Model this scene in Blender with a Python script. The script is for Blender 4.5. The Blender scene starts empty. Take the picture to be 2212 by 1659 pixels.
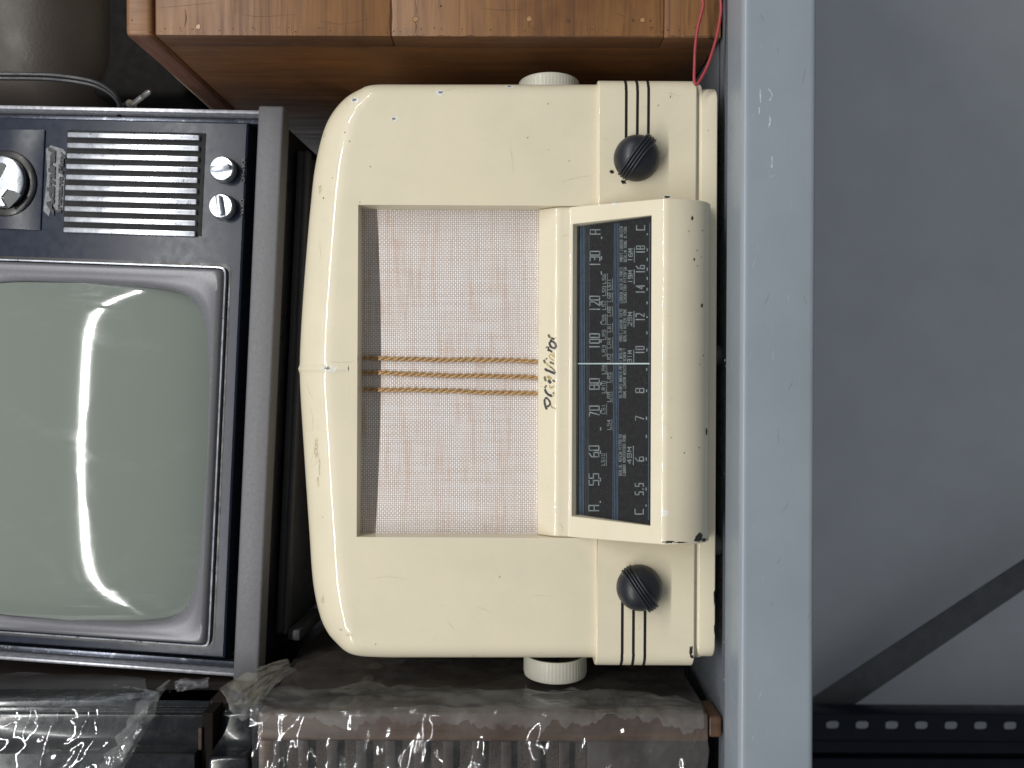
import bpy, bmesh, math, random
import numpy as np
from mathutils import Vector, Matrix, noise
from mathutils.bvhtree import BVHTree

random.seed(7)
SC = bpy.context.scene
COL = SC.collection
R = math.radians

# ------------------------------------------------------------------ camera
# world: X right, Y away from the camera, Z up.  The phone was held sideways,
# so the picture's left is the world's up and the picture's top the world's right.
U = 0.0003            # metres per unit of the 2212-wide picture, at the radio's front (Y = 0)
D = 0.5               # camera to radio front
K = 0.0049            # the picture is rolled a little
CAM = Vector((0, -D, 0))
cam_data = bpy.data.cameras.new('camera')
cam = bpy.data.objects.new('camera', cam_data)
COL.objects.link(cam)
right = Vector((K, 0, -1)).normalized()
up = Vector((1, 0, K)).normalized()
back = Vector((0, -1, 0))
M = Matrix((right, up, back)).transposed().to_4x4()
M.translation = CAM
cam.matrix_world = M
cam_data.sensor_width = 36
cam_data.lens = 36 * D / (2212 * U)
cam_data.clip_start = 0.01
cam_data.clip_end = 50
cam_data.dof.use_dof = True
cam_data.dof.focus_distance = 0.5
cam_data.dof.aperture_fstop = 10
SC.camera = cam

# ------------------------------------------------------------------ light
world = bpy.data.worlds.new('World')
SC.world = world
world.use_nodes = True
bg = world.node_tree.nodes['Background']
bg.inputs[0].default_value = (0.88, 0.94, 1.0, 1)
bg.inputs[1].default_value = 0.185

def tube_lamp(name, x0, x1, y, z, power, target=(0, 0.05, 0.0)):
    l = bpy.data.lights.new(name, 'AREA')
    l.shape = 'RECTANGLE'
    l.size = abs(x1 - x0)
    l.size_y = 0.027
    l.energy = power
    l.color = (1.0, 0.985, 0.95)
    o = bpy.data.objects.new(name, l)
    COL.objects.link(o)
    o.location = ((x0 + x1) / 2, y, z)
    d = Vector((o.location.x, target[1], target[2])) - o.location
    o.rotation_euler = d.to_track_quat('-Z', 'Y').to_euler()
    o.rotation_euler = Matrix(((1, 0, 0), (0, 1, 0), (0, 0, 1))).to_euler()
    zax = -d.normalized()
    xax = Vector((1, 0, 0))
    yax = zax.cross(xax).normalized()
    m = Matrix((xax, yax, zax)).transposed().to_4x4()
    m.translation = ((x0 + x1) / 2, y, z)
    o.matrix_world = m
    return o

tube_lamp('fluorescent_lamp', -1.75, 0.90, -1.55, 1.23, 36.5)
tube_lamp('fluorescent_lamp', 1.04, 3.0, -1.55, 1.23, 27)

SC.view_settings.view_transform = 'Standard'
SC.view_settings.look = 'None'
SC.view_settings.exposure = 0.0
SC.view_settings.gamma = 1.0
SC.view_settings.use_curve_mapping = False
SC.cycles.use_denoising = True
SC.cycles.max_bounces = 8
SC.cycles.transparent_max_bounces = 16
SC.cycles.sample_clamp_indirect = 6

# ------------------------------------------------------------------ picture -> place
def W(x, y, Y=0.0):
    dx, dy = x - 1106.0, y - 829.5
    xt, yt = dx + K * dy, dy - K * dx
    s = (D + Y) / D
    return Vector((-yt * U * s, Y, -xt * U * s))

def ray(x, y):
    return (W(x, y, 0) - CAM).normalized()

def on_plane(x, y, p, n):
    d = ray(x, y)
    t = (p - CAM).dot(n) / d.dot(n)
    return CAM + d * t

# ------------------------------------------------------------------ objects
def tag(o, label=None, cat=None, group=None, kind=None):
    if label: o['label'] = label
    if cat: o['category'] = cat
    if group: o['group'] = group
    if kind: o['kind'] = kind
    return o

def thing(name, loc, label, cat, group=None):
    o = bpy.data.objects.new(name, None)
    o.empty_display_size = 0.02
    COL.objects.link(o)
    o.location = loc
    return tag(o, label, cat, group)

def link(name, me, mat, parent=None):
    if mat is not None and not me.materials:
        me.materials.append(mat)
    o = bpy.data.objects.new(name, me)
    COL.objects.link(o)
    if parent is not None:
        o.parent = parent
        if parent.type == 'EMPTY':
            o.matrix_parent_inverse = Matrix.Translation(-parent.location)
    return o

def finish(me, smooth=None):
    if smooth is None:
        return me
    for p in me.polygons:
        p.use_smooth = True
    if smooth < 179:
        me.set_sharp_from_angle(angle=R(smooth))
    return me

def mesh(name, verts, faces, mat, parent=None, smooth=None):
    me = bpy.data.meshes.new(name)
    me.from_pydata([tuple(v) for v in verts], [], faces)
    me.validate()
    bm = bmesh.new(); bm.from_mesh(me)
    bmesh.ops.recalc_face_normals(bm, faces=bm.faces)
    bm.to_mesh(me); bm.free()
    finish(me, smooth)
    return link(name, me, mat, parent)

def bm_obj(name, bm, mat, parent=None, smooth=None):
    me = bpy.data.meshes.new(name)
    bmesh.ops.recalc_face_normals(bm, faces=bm.faces)
    bm.to_mesh(me); bm.free()
    finish(me, smooth)
    return link(name, me, mat, parent)

def box(name, x, y, z, mat, parent=None, bevel=0.0, seg=2, xf=None):
    bm = bmesh.new()
    bmesh.ops.create_cube(bm, size=1)
    sx, sy, sz = abs(x[1]-x[0]), abs(y[1]-y[0]), abs(z[1]-z[0])
    for v in bm.verts:
        v.co = Vector(((x[0]+x[1])/2 + v.co.x*sx, (y[0]+y[1])/2 + v.co.y*sy, (z[0]+z[1])/2 + v.co.z*sz))
    if bevel:
        bmesh.ops.bevel(bm, geom=list(bm.edges), offset=min(bevel, .45*min(sx, sy, sz)), segments=seg, profile=.5, affect='EDGES')
    if xf is not None:
        bmesh.ops.transform(bm, matrix=xf, verts=bm.verts)
    return bm_obj(name, bm, mat, parent, 40 if bevel else None)

def prism(name, prof, axis, lo, hi, mat, parent=None, bevel=0.0, seg=2, smooth=35, bev_angle=50):
    """closed 2-D profile swept along an axis ('X': profile is (y,z); 'Z': (x,y))"""
    n = len(prof)
    if axis == 'X':
        f = lambda p, t: (t, p[0], p[1])
    elif axis == 'Z':
        f = lambda p, t: (p[0], p[1], t)
    else:
        f = lambda p, t: (p[0], t, p[1])
    bm = bmesh.new()
    a = [bm.verts.new(f(p, lo)) for p in prof]
    b = [bm.verts.new(f(p, hi)) for p in prof]
    bm.faces.new(a); bm.faces.new(b[::-1])
    for i in range(n):
        j = (i+1) % n
        bm.faces.new((a[i], b[i], b[j], a[j]))
    bmesh.ops.recalc_face_normals(bm, faces=bm.faces)
    if bevel:
        es = [e for e in bm.edges if len(e.link_faces) == 2 and e.calc_face_angle(0) > R(bev_angle)]
        bmesh.ops.bevel(bm, geom=es, offset=bevel, segments=seg, profile=.5, affect='EDGES', clamp_overlap=True)
    return bm_obj(name, bm, mat, parent, smooth)

def tube_mesh(pts, rad, seg=8, closed=False, caps=True):
    pts = [Vector(p) for p in pts]
    n = len(pts)
    rads = rad if isinstance(rad, (list, tuple)) else [rad]*n
    verts, faces = [], []
    prev = None
    for i, p in enumerate(pts):
        a = pts[i-1] if (i > 0 or closed) else pts[i]
        b = pts[(i+1) % n] if (i < n-1 or closed) else pts[i]
        t = (b-a).normalized()
        if prev is None:
            prev = t.orthogonal().normalized()
        prev = (prev - t*prev.dot(t))
        prev = prev.normalized() if prev.length > 1e-9 else t.orthogonal().normalized()
        q = t.cross(prev)
        for k in range(seg):
            an = 2*math.pi*k/seg
            verts.append(p + (prev*math.cos(an) + q*math.sin(an))*rads[i])
    m = n if closed else n-1
    for i in range(m):
        for k in range(seg):
            a = i*seg + k; b = i*seg + (k+1) % seg
            c = ((i+1) % n)*seg + (k+1) % seg; d = ((i+1) % n)*seg + k
            faces.append((a, b, c, d))
    if caps and not closed:
        faces.append(tuple(range(seg))[::-1]); faces.append(tuple((n-1)*seg + k for k in range(seg)))
    return verts, faces

def tube(name, pts, rad, mat, parent=None, seg=8, closed=False):
    v, f = tube_mesh(pts, rad, seg, closed)
    return mesh(name, v, f, mat, parent, 60)

def spline(pts, n=8):
    pts = [Vector(p) for p in pts]
    out = []
    for i in range(len(pts)-1):
        p0 = pts[max(0, i-1)]; p1 = pts[i]; p2 = pts[i+1]; p3 = pts[min(len(pts)-1, i+2)]
        for k in range(n):
            t = k/n
            out.append(0.5*((2*p1) + (-p0+p2)*t + (2*p0-5*p1+4*p2-p3)*t*t + (-p0+3*p1-3*p2+p3)*t**3))
    out.append(pts[-1])
    return out

def lathe(name, c, axis, prof, mat, parent=None, seg=48, smooth=40, rfun=None):
    """prof: list of (r, h) along the axis vector"""
    axis = Vector(axis).normalized()
    e1 = axis.orthogonal().normalized(); e2 = axis.cross(e1)
    verts, faces, rings = [], [], []
    for j, (r, h) in enumerate(prof):
        if r < 1e-6:
            rings.append([len(verts)]); verts.append(Vector(c) + axis*h); continue
        ids = []
        for k in range(seg):
            an = 2*math.pi*k/seg
            rr = r if rfun is None else rfun(r, j, k)
            ids.append(len(verts)); verts.append(Vector(c) + axis*h + (e1*math.cos(an)+e2*math.sin(an))*rr)
        rings.append(ids)
    for a, b in zip(rings, rings[1:]):
        for k in range(seg):
            k2 = (k+1) % seg
            if len(a) == 1 and len(b) == 1: continue
            if len(a) == 1: faces.append((a[0], b[k], b[k2]))
            elif len(b) == 1: faces.append((a[k], b[0], a[k2]))
            else: faces.append((a[k], b[k], b[k2], a[k2]))
    if len(rings[0]) > 1: faces.append(tuple(rings[0][::-1]))
    if len(rings[-1]) > 1: faces.append(tuple(rings[-1]))
    return mesh(name, verts, faces, mat, parent, smooth)

def rounded_box_verts(c, half, r, n=10):
    """cube sphere grown to a box with radius r"""
    c = Vector(c); verts, faces = [], []
    def axis_samples(h):
        inner = max(h - r, 0)
        a = [-inner - r*math.tan(math.pi/4*(1-k/n)) for k in range(n)]
        return a + [-inner, inner] + [inner + r*math.tan(math.pi/4*(k+1)/n) for k in range(n)]
    S = [axis_samples(h) for h in half]
    for ax in range(3):
        u, v = (ax+1) % 3, (ax+2) % 3
        for sgn in (-1, 1):
            base = len(verts)
            for a in S[u]:
                for b in S[v]:
                    q = [0, 0, 0]; q[ax] = sgn*half[ax]; q[u] = a; q[v] = b
                    inn = [max(-(half[i]-r), min(half[i]-r, q[i])) for i in range(3)]
                    dv = Vector(q) - Vector(inn)
                    verts.append(c + Vector(inn) + dv.normalized()*r)
            nu, nv = len(S[u]), len(S[v])
            for i in range(nu-1):
                for j in range(nv-1):
                    faces.append((base+i*nv+j, base+(i+1)*nv+j, base+(i+1)*nv+j+1, base+i*nv+j+1))
    return verts, faces

def rounded_box(name, c, half, r, mat, parent=None, n=10):
    v, f = rounded_box_verts(c, half, r, n)
    me = bpy.data.meshes.new(name); me.from_pydata([tuple(p) for p in v], [], f)
    bm = bmesh.new(); bm.from_mesh(me)
    bmesh.ops.remove_doubles(bm, verts=bm.verts, dist=1e-6)
    bmesh.ops.recalc_face_normals(bm, faces=bm.faces)
    bm.to_mesh(me); bm.free(); finish(me, 180)
    return link(name, me, mat, parent)

def cut(o, cutters, bevel=0.0, seg=2, smooth=35):
    for c in cutters:
        md = o.modifiers.new('cut', 'BOOLEAN'); md.operation = 'DIFFERENCE'; md.object = c; md.solver = 'EXACT'
    if bevel:
        md = o.modifiers.new('bevel', 'BEVEL'); md.width = bevel; md.segments = seg; md.limit_method = 'ANGLE'; md.angle_limit = R(50)
    md = o.modifiers.new('wn', 'WEIGHTED_NORMAL')
    dg = bpy.context.evaluated_depsgraph_get(); dg.update()
    me = bpy.data.meshes.new_from_object(o.evaluated_get(dg))
    o.modifiers.clear()
    old = o.data; o.data = me; bpy.data.meshes.remove(old)
    for p in me.polygons: p.use_smooth = True
    me.set_sharp_from_angle(angle=R(smooth))
    o.modifiers.new('wn', 'WEIGHTED_NORMAL').keep_sharp = True

def drop(*objs):
    for o in objs:
        bpy.data.objects.remove(o, do_unlink=True)

def bvh_of(objs):
    """one tree over the meshes of objs (build frame = world for un-rotated things)"""
    bpy.context.view_layer.update()
    vs, fs = [], []
    for o in objs:
        b = len(vs)
        vs += [o.matrix_world @ v.co for v in o.data.vertices]
        fs += [tuple(b+i for i in p.vertices) for p in o.data.polygons]
    return BVHTree.FromPolygons(vs, fs)

# ------------------------------------------------------------------ materials
class NT:
    def __init__(s, name):
        s.m = bpy.data.materials.new(name); s.m.use_nodes = True
        s.t = s.m.node_tree; s.n = s.t.nodes; s.l = s.t.links
        s.b = s.n['Principled BSDF']; s.out = s.n['Material Output']
    def new(s, typ, **kw):
        nd = s.n.new(typ)
        for k, v in kw.items(): setattr(nd, k, v)
        return nd
    def link(s, a, b): s.l.new(a, b)
    def coord(s, scale=(1, 1, 1), rot=(0, 0, 0)):
        tc = s.new('ShaderNodeTexCoord'); mp = s.new('ShaderNodeMapping')
        mp.inputs['Scale'].default_value = scale; mp.inputs['Rotation'].default_value = rot
        s.link(tc.outputs['Object'], mp.inputs['Vector']); return mp.outputs['Vector']
    def noise(s, vec, scale, detail=4, rough=.55, dist=0):
        nd = s.new('ShaderNodeTexNoise'); nd.inputs['Scale'].default_value = scale
        nd.inputs['Detail'].default_value = detail; nd.inputs['Roughness'].default_value = rough
        nd.inputs['Distortion'].default_value = dist
        s.link(vec, nd.inputs['Vector']); return nd.outputs['Fac']
    def ramp(s, fac, stops):
        nd = s.new('ShaderNodeValToRGB'); cr = nd.color_ramp
        while len(cr.elements) < len(stops): cr.elements.new(.5)
        for e, (p, c) in zip(cr.elements, stops):
            e.position = p; e.color = (*c, 1) if len(c) == 3 else c
        s.link(fac, nd.inputs['Fac']); return nd.outputs['Color']
    def mix(s, fac, a, b, mode='MIX'):
        nd = s.new('ShaderNodeMix', data_type='RGBA', blend_type=mode)
        for sock, v in ((nd.inputs['Factor'], fac), (nd.inputs['A'], a), (nd.inputs['B'], b)):
            if hasattr(v, 'links'): s.link(v, sock)
            else: sock.default_value = v if not isinstance(v, tuple) else ((*v, 1) if len(v) == 3 else v)
        # colour sockets share names with float sockets: pick by type
        return nd.outputs['Result']
    def math(s, op, a, b=0.0):
        nd = s.new('ShaderNodeMath', operation=op)
        for i, v in enumerate((a, b)):
            if hasattr(v, 'links'): s.link(v, nd.inputs[i])
            else: nd.inputs[i].default_value = v
        return nd.outputs[0]
    def bump(s, h, strength=.2, dist=.001):
        nd = s.new('ShaderNodeBump'); nd.inputs['Strength'].default_value = strength; nd.inputs['Distance'].default_value = dist
        s.link(h, nd.inputs['Height']); s.link(nd.outputs['Normal'], s.b.inputs['Normal']); return nd

def mixc(nt, fac, a, b, mode='MIX'):
    nd = nt.new('ShaderNodeMix', data_type='RGBA', blend_type=mode)
    ins = {i.identifier: i for i in nd.inputs}
    for key, v in (('Factor_Float', fac), ('A_Color', a), ('B_Color', b)):
        sock = ins[key]
        if hasattr(v, 'links'): nt.link(v, sock)
        elif isinstance(v, tuple): sock.default_value = (*v, 1) if len(v) == 3 else v
        else: sock.default_value = v
    return [o for o in nd.outputs if o.identifier == 'Result_Color'][0]

def srgb(r, g, b):
    f = lambda c: (c/255/12.92) if c/255 <= .04045 else ((c/255+.055)/1.055)**2.4
    return (f(r), f(g), f(b))

def plain(name, col, rough=.45, metal=0.0, var=.12, vscale=60, bump=.0, bscale=900, coat=0.0, spec=.5, rvar=.1):
    t = NT(name)
    v = t.coord()
    n = t.noise(v, vscale, 5)
    dark = tuple(c*(1-var) for c in col); lite = tuple(min(1, c*(1+var)) for c in col)
    t.link(t.ramp(n, [(.3, dark), (.7, lite)]), t.b.inputs['Base Color'])
    rr = t.ramp(t.noise(v, vscale*2.3, 6), [(.3, (max(0, rough-rvar),)*3), (.7, (min(1, rough+rvar),)*3)])
    t.link(rr, t.b.inputs['Roughness'])
    t.b.inputs['Metallic'].default_value = metal
    t.b.inputs['Specular IOR Level'].default_value = spec
    t.b.inputs['Coat Weight'].default_value = coat
    t.b.inputs['Coat Roughness'].default_value = .1
    if bump:
        t.bump(t.noise(v, bscale, 4), bump, .0006)
    return t.m

def cream_paint(name='cream_paint', col=(.765, .69, .52)):
    t = NT(name); v = t.coord()
    n1 = t.noise(v, 14, 6, .6)
    c = t.ramp(n1, [(.30, tuple(k*.93 for k in col)), (.55, col), (.75, (col[0]*1.02, col[1]*1.02, col[2]*1.0))])
    # brush streaks and rubbed grime
    st = t.noise(t.coord((40, 6, 6)), 22, 5, .65)
    c = mixc(t, t.ramp(st, [(.55, (0, 0, 0)), (.80, (.22, .22, .22))]), c, (.58, .47, .30))
    gr = t.noise(v, 75, 9, .75)
    c = mixc(t, t.ramp(gr, [(.62, (0, 0, 0)), (.74, (.45, .45, .45))]), c, (.52, .44, .29))
    sp = t.new('ShaderNodeTexVoronoi'); sp.inputs['Scale'].default_value = 95; t.link(v, sp.inputs['Vector'])
    spm = t.math('MULTIPLY', t.math('LESS_THAN', sp.outputs['Distance'], .06), t.math('GREATER_THAN', t.noise(v, 30, 2), .56))
    c = mixc(t, t.math('MULTIPLY', spm, .6), c, (.25, .2, .13))
    t.link(c, t.b.inputs['Base Color'])
    rg = t.ramp(t.noise(v, 40, 7, .7), [(.3, (.38,)*3), (.7, (.55,)*3)])
    t.link(rg, t.b.inputs['Roughness'])
    t.b.inputs['Coat Weight'].default_value = .55
    t.b.inputs['Coat Roughness'].default_value = .035
    h = t.math('ADD', t.noise(v, 260, 3), t.math('MULTIPLY', t.noise(v, 45, 4), 1.5))
    t.bump(h, .045, .001)
    return t.m

def wood_mat(name, axis, light, dark, rough=.42, scale=1.0, wear=True):
    """grain runs along axis"""
    t = NT(name)
    sc = [60*scale]*3; sc[axis] = 3.0*scale
    v = t.coord(tuple(sc))
    n1 = t.noise(v, 3.2, 8, .62, .6)
    sc2 = [16*scale]*3; sc2[axis] = 1.6*scale
    v2 = t.coord(tuple(sc2))
    wv = t.new('ShaderNodeTexWave', wave_type='BANDS', bands_direction=('X', 'Y', 'Z')[(axis+1) % 3] if axis != 1 else 'X')
    wv.inputs['Scale'].default_value = .7; wv.inputs['Distortion'].default_value = 7; wv.inputs['Detail'].default_value = 4
    t.link(v2, wv.inputs['Vector'])
    mid = tuple((a+b)/2 for a, b in zip(light, dark))
    c = t.ramp(n1, [(.25, dark), (.5, mid), (.72, light)])
    c = mixc(t, t.math('MULTIPLY', wv.outputs['Fac'], .35), c, tuple(k*.75 for k in dark))
    big = t.noise(t.coord(), 9, 4)
    c = mixc(t, t.ramp(big, [(.35, (0, 0, 0)), (.7, (.5, .5, .5))]), c, tuple(k*1.15 for k in light))
    pore_s = [420*scale]*3; pore_s[axis] = 14*scale
    pores = t.noise(t.coord(tuple(pore_s)), 1.0, 4, .6)
    c = mixc(t, t.ramp(pores, [(.54, (0, 0, 0)), (.70, (.55, .55, .55))]), c, tuple(k*.55 for k in dark))
    blot = t.noise(t.coord(), 21, 6, .65)
    c = mixc(t, t.ramp(blot, [(.52, (0, 0, 0)), (.75, (.6, .6, .6))]), c, tuple(k*.8 for k in dark))
    if wear:
        pits = t.noise(t.coord(), 190, 8, .7)
        c = mixc(t, t.ramp(pits, [(.64, (0, 0, 0)), (.72, (.75, .75, .75))]), c, tuple(k*.25 for k in dark))
    t.link(c, t.b.inputs['Base Color'])
    t.link(t.ramp(n1, [(.3, (rough+.12,)*3), (.7, (rough-.08,)*3)]), t.b.inputs['Roughness'])
    t.bump(n1, .25, .0008)
    return t.m

def cloth_mat():
    t = NT('grille_cloth')
    tc = t.new('ShaderNodeTexCoord')
    nz = t.new('ShaderNodeTexNoise'); nz.inputs['Scale'].default_value = 55; nz.inputs['Detail'].default_value = 3
    t.link(tc.outputs['Object'], nz.inputs['Vector'])
    warp = t.new('ShaderNodeVectorMath', operation='MULTIPLY_ADD')
    t.link(nz.outputs['Color'], warp.inputs[0]); warp.inputs[1].default_value = (.0009, 0, .0009)
    t.link(tc.outputs['Object'], warp.inputs[2])
    sep = t.new('ShaderNodeSeparateXYZ'); t.link(warp.outputs[0], sep.inputs[0])
    P = .00140
    cx_ = t.math('DIVIDE', sep.outputs['X'], P); cz_ = t.math('DIVIDE', sep.outputs['Z'], P)
    par = t.math('FLOORED_MODULO', t.math('ADD', t.math('FLOOR', cx_), t.math('FLOOR', cz_)), 2.0)
    fx = t.math('SUBTRACT', t.math('FRACT', cx_), .5); fz = t.math('SUBTRACT', t.math('FRACT', cz_), .5)
    fx2 = t.math('MULTIPLY', fx, fx); fz2 = t.math('MULTIPLY', fz, fz)
    even = t.math('ADD', t.math('MULTIPLY', fx2, 1.0), t.math('MULTIPLY', fz2, 2.4))
    odd = t.math('ADD', t.math('MULTIPLY', fx2, 2.4), t.math('MULTIPLY', fz2, 1.0))
    d2 = t.math('ADD', t.math('MULTIPLY', odd, par), t.math('MULTIPLY', even, t.math('SUBTRACT', 1.0, par)))
    fuzz = t.noise(t.coord(), 1300, 3, .7)
    h = t.math('SUBTRACT', 1.0, t.math('MULTIPLY', d2, 1.5))
    h = t.math('ADD', h, t.math('MULTIPLY', t.math('SUBTRACT', fuzz, .5), .5))
    # each cross thread has its own shade, in runs (slubs)
    run = t.noise(t.coord((26, 1, 330)), 1.0, 3, .6)
    run2 = t.noise(t.coord((9, 1, 60)), 1.0, 3, .6)
    f = t.math('ADD', t.math('MULTIPLY', run, .7), t.math('MULTIPLY', run2, .45))
    weft = t.ramp(f, [(.46, (.80, .63, .53)), (.54, (.93, .88, .85)), (.62, (.97, .97, .985))])
    warpc = t.ramp(t.noise(t.coord((330, 1, 20)), 1.0, 3, .6), [(.35, (.74, .61, .54)), (.65, (.90, .85, .83))])
    base = mixc(t, par, weft, warpc)
    c = mixc(t, t.ramp(h, [(.30, (1, 1, 1)), (.75, (0, 0, 0))]), base, (.47, .39, .355))
    t.link(c, t.b.inputs['Base Color'])
    t.b.inputs['Roughness'].default_value = .9
    t.b.inputs['Specular IOR Level'].default_value = .15
    t.bump(h, .6, .0005)
    return t.m

def film_mat(name, milk=.10, gloss=.16, rough=.07, bump=.5):
    t = NT(name)
    t.n.remove(t.b)
    tr = t.new('ShaderNodeBsdfTransparent'); tr.inputs[0].default_value = (.93, .94, .95, 1)
    gl = t.new('ShaderNodeBsdfGlossy'); gl.inputs['Roughness'].default_value = rough; gl.inputs[0].default_value = (.95, .97, 1, 1)
    df = t.new('ShaderNodeBsdfDiffuse'); df.inputs[0].default_value = (.62, .62, .60, 1)
    v = t.coord()
    hn = t.noise(v, 60, 5, .6, 1.2)
    h2 = t.noise(v, 260, 3, .6)
    h = t.math('ADD', hn, t.math('MULTIPLY', h2, .18))
    bp = t.new('ShaderNodeBump'); bp.inputs['Strength'].default_value = bump; bp.inputs['Distance'].default_value = .004
    t.link(h, bp.inputs['Height'])
    t.link(bp.outputs['Normal'], gl.inputs['Normal'])
    fr = t.new('ShaderNodeFresnel'); fr.inputs['IOR'].default_value = 1.5
    t.link(bp.outputs['Normal'], fr.inputs['Normal'])
    m1 = t.new('ShaderNodeMixShader'); m2 = t.new('ShaderNodeMixShader')
    mk = t.ramp(t.noise(v, 35, 6, .7), [(.35, (milk*.4,)*3), (.7, (milk*1.8,)*3)])
    t.link(mk, m1.inputs[0]); t.link(tr.outputs[0], m1.inputs[1]); t.link(df.outputs[0], m1.inputs[2])
    fac = t.math('MINIMUM', t.math('ADD', fr.outputs[0], gloss-.04), .16)
    t.link(fac, m2.inputs[0]); t.link(m1.outputs[0], m2.inputs[1]); t.link(gl.outputs[0], m2.inputs[2])
    t.link(m2.outputs[0], t.out.inputs['Surface'])
    return t.m

def glass_mat():
    t = NT('dial_glass'); t.n.remove(t.b)
    tr = t.new('ShaderNodeBsdfTransparent'); tr.inputs[0].default_value = (.95, .97, .97, 1)
    gl = t.new('ShaderNodeBsdfGlossy'); gl.inputs['Roughness'].default_value = .04
    fr = t.new('ShaderNodeFresnel'); fr.inputs['IOR'].default_value = 1.45
    df = t.new('ShaderNodeBsdfDiffuse'); df.inputs[0].default_value = (.6, .58, .56, 1)
    m0 = t.new('ShaderNodeMixShader'); m = t.new('ShaderNodeMixShader')
    dust = t.ramp(t.noise(t.coord(), 420, 6, .8), [(.45, (.002,)*3), (.8, (.022,)*3)])
    t.link(dust, m0.inputs[0]); t.link(tr.outputs[0], m0.inputs[1]); t.link(df.outputs[0], m0.inputs[2])
    t.link(fr.outputs[0], m.inputs[0]); t.link(m0.outputs[0], m.inputs[1]); t.link(gl.outputs[0], m.inputs[2])
    t.link(m.outputs[0], t.out.inputs['Surface'])
    return t.m

def screen_mat():
    t = NT('picture_tube'); v = t.coord()
    smear = t.noise(t.coord((1, 1, 1), (0, R(40), 0)), 11, 6, .65, 1.0)
    swirl = t.noise(t.coord((60, 20, 14), (0, R(25), 0)), 1.6, 6, .7, 1.5)
    mask = t.math('MULTIPLY', t.ramp(smear, [(.50, (0, 0, 0)), (.72, (1, 1, 1))]), t.ramp(swirl, [(.4, (0, 0, 0)), (.75, (1, 1, 1))]))
    c = mixc(t, t.math('MULTIPLY', mask, .4), (.205, .235, .210), (.36, .39, .375))
    t.link(c, t.b.inputs['Base Color'])
    t.link(t.ramp(mask, [(0, (.045,)*3), (1, (.20,)*3)]), t.b.inputs['Roughness'])
    t.b.inputs['Specular IOR Level'].default_value = .6
    t.b.inputs['Coat Weight'].default_value = .0
    return t.m

def steel_paint(name, col, rough=.35, scuff=(.75, .78, .8), amount=.5, stretch=(3, 30, 30)):
    t = NT(name); v = t.coord()
    n = t.noise(v, 18, 6)
    c = t.ramp(n, [(.3, tuple(k*.94 for k in col)), (.7, tuple(k*1.05 for k in col))])
    sc = t.noise(t.coord(stretch), 9, 9, .75)
    c = mixc(t, t.ramp(sc, [(.60, (0, 0, 0)), (.74, (amount,)*3)]), c, scuff)
    t.link(c, t.b.inputs['Base Color'])
    t.link(t.ramp(t.noise(v, 90, 6, .7), [(.3, (rough-.08,)*3), (.7, (rough+.12,)*3)]), t.b.inputs['Roughness'])
    t.bump(t.noise(v, 420, 3), .06, .0006)
    return t.m

def worn_chrome(name, col=(.72, .75, .82), worn=(.16, .17, .20), at=.60, stretch=(8, 8, 60)):
    t = NT(name); v = t.coord()
    n = t.noise(v, 160, 9, .75)
    f = t.ramp(n, [(at, (0, 0, 0)), (at+.04, (1, 1, 1))])
    c = mixc(t, f, col, worn)
    t.link(c, t.b.inputs['Base Color'])
    t.b.inputs['Metallic'].default_value = .85
    t.link(t.ramp(t.noise(v, 90, 6, .7), [(.3, (.22,)*3), (.7, (.42,)*3)]), t.b.inputs['Roughness'])
    t.bump(n, .15, .0004)
    return t.m

CREAM = cream_paint()
KNOBCREAM = plain('cream_plastic', (.70, .68, .58), .4, var=.06, coat=.1)
BLACKLINE = plain('black_enamel', (.012, .012, .014), .28, var=.3, vscale=300, bump=.4, bscale=500)
BAKELITE = plain('black_bakelite', (.013, .015, .022), .42, var=.3, vscale=90, bump=.06, bscale=700, rvar=.08)
CLOTH = cloth_mat()
GOLD = plain('gold_cord', (.47, .29, .13), .45, var=.4, vscale=900, bump=.5, bscale=2500)
DIALBLACK = plain('dial_black', (.017, .0145, .016), .6, var=.45, vscale=900, rvar=.1, spec=.12)
DIALWHITE = plain('dial_print', (.27, .285, .30), .6, var=.35, vscale=260)
DIALBLUE = plain('dial_blue', (.085, .145, .25), .5, var=.25, vscale=200)
DIALGREY = plain('dial_faint', (.07, .068, .075), .6, var=.3, vscale=200)
POINTER = plain('dial_pointer', (.62, .70, .72), .4, var=.05)
GLASS = glass_mat()
CHIPDARK = plain('bare_bakelite', (.02, .018, .017), .5, var=.4, vscale=400)
CHIPWHITE = plain('bare_primer', (.78, .77, .74), .6, var=.08, vscale=500)
CHIPGREY = plain('bare_grey', (.22, .23, .23), .6, var=.3, vscale=500)
STAIN = plain('rubbed_stain', (.56, .49, .345), .6, var=.3, vscale=600)
GILTDARK = plain('gilt_dark', (.045, .047, .05), .4, var=.3, vscale=600)
GILTOLIVE = plain('gilt_olive', (.16, .135, .065), .35, metal=.2, var=.4, vscale=700)
GILT = plain('gilt', (.46, .36, .15), .4, metal=.1, var=.3, vscale=900)
FOOTRUB = plain('pale_rubber', (.10, .10, .095), .7)

# ================================================================== SETTING
ZS = -464 * U                              # shelf deck height
STEEL = steel_paint('grey_blue_steel', (.285, .325, .372), .33, amount=.22, stretch=(10, 60, 60))
DECK = steel_paint('scuffed_deck', (.16, .175, .20), .28, scuff=(.45, .46, .46), amount=.85, stretch=(4, 60, 60))
WALLM = plain('painted_wall', (.80, .82, .86), .75, var=.05, vscale=8, bump=.18, bscale=55, rvar=.05)

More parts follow.
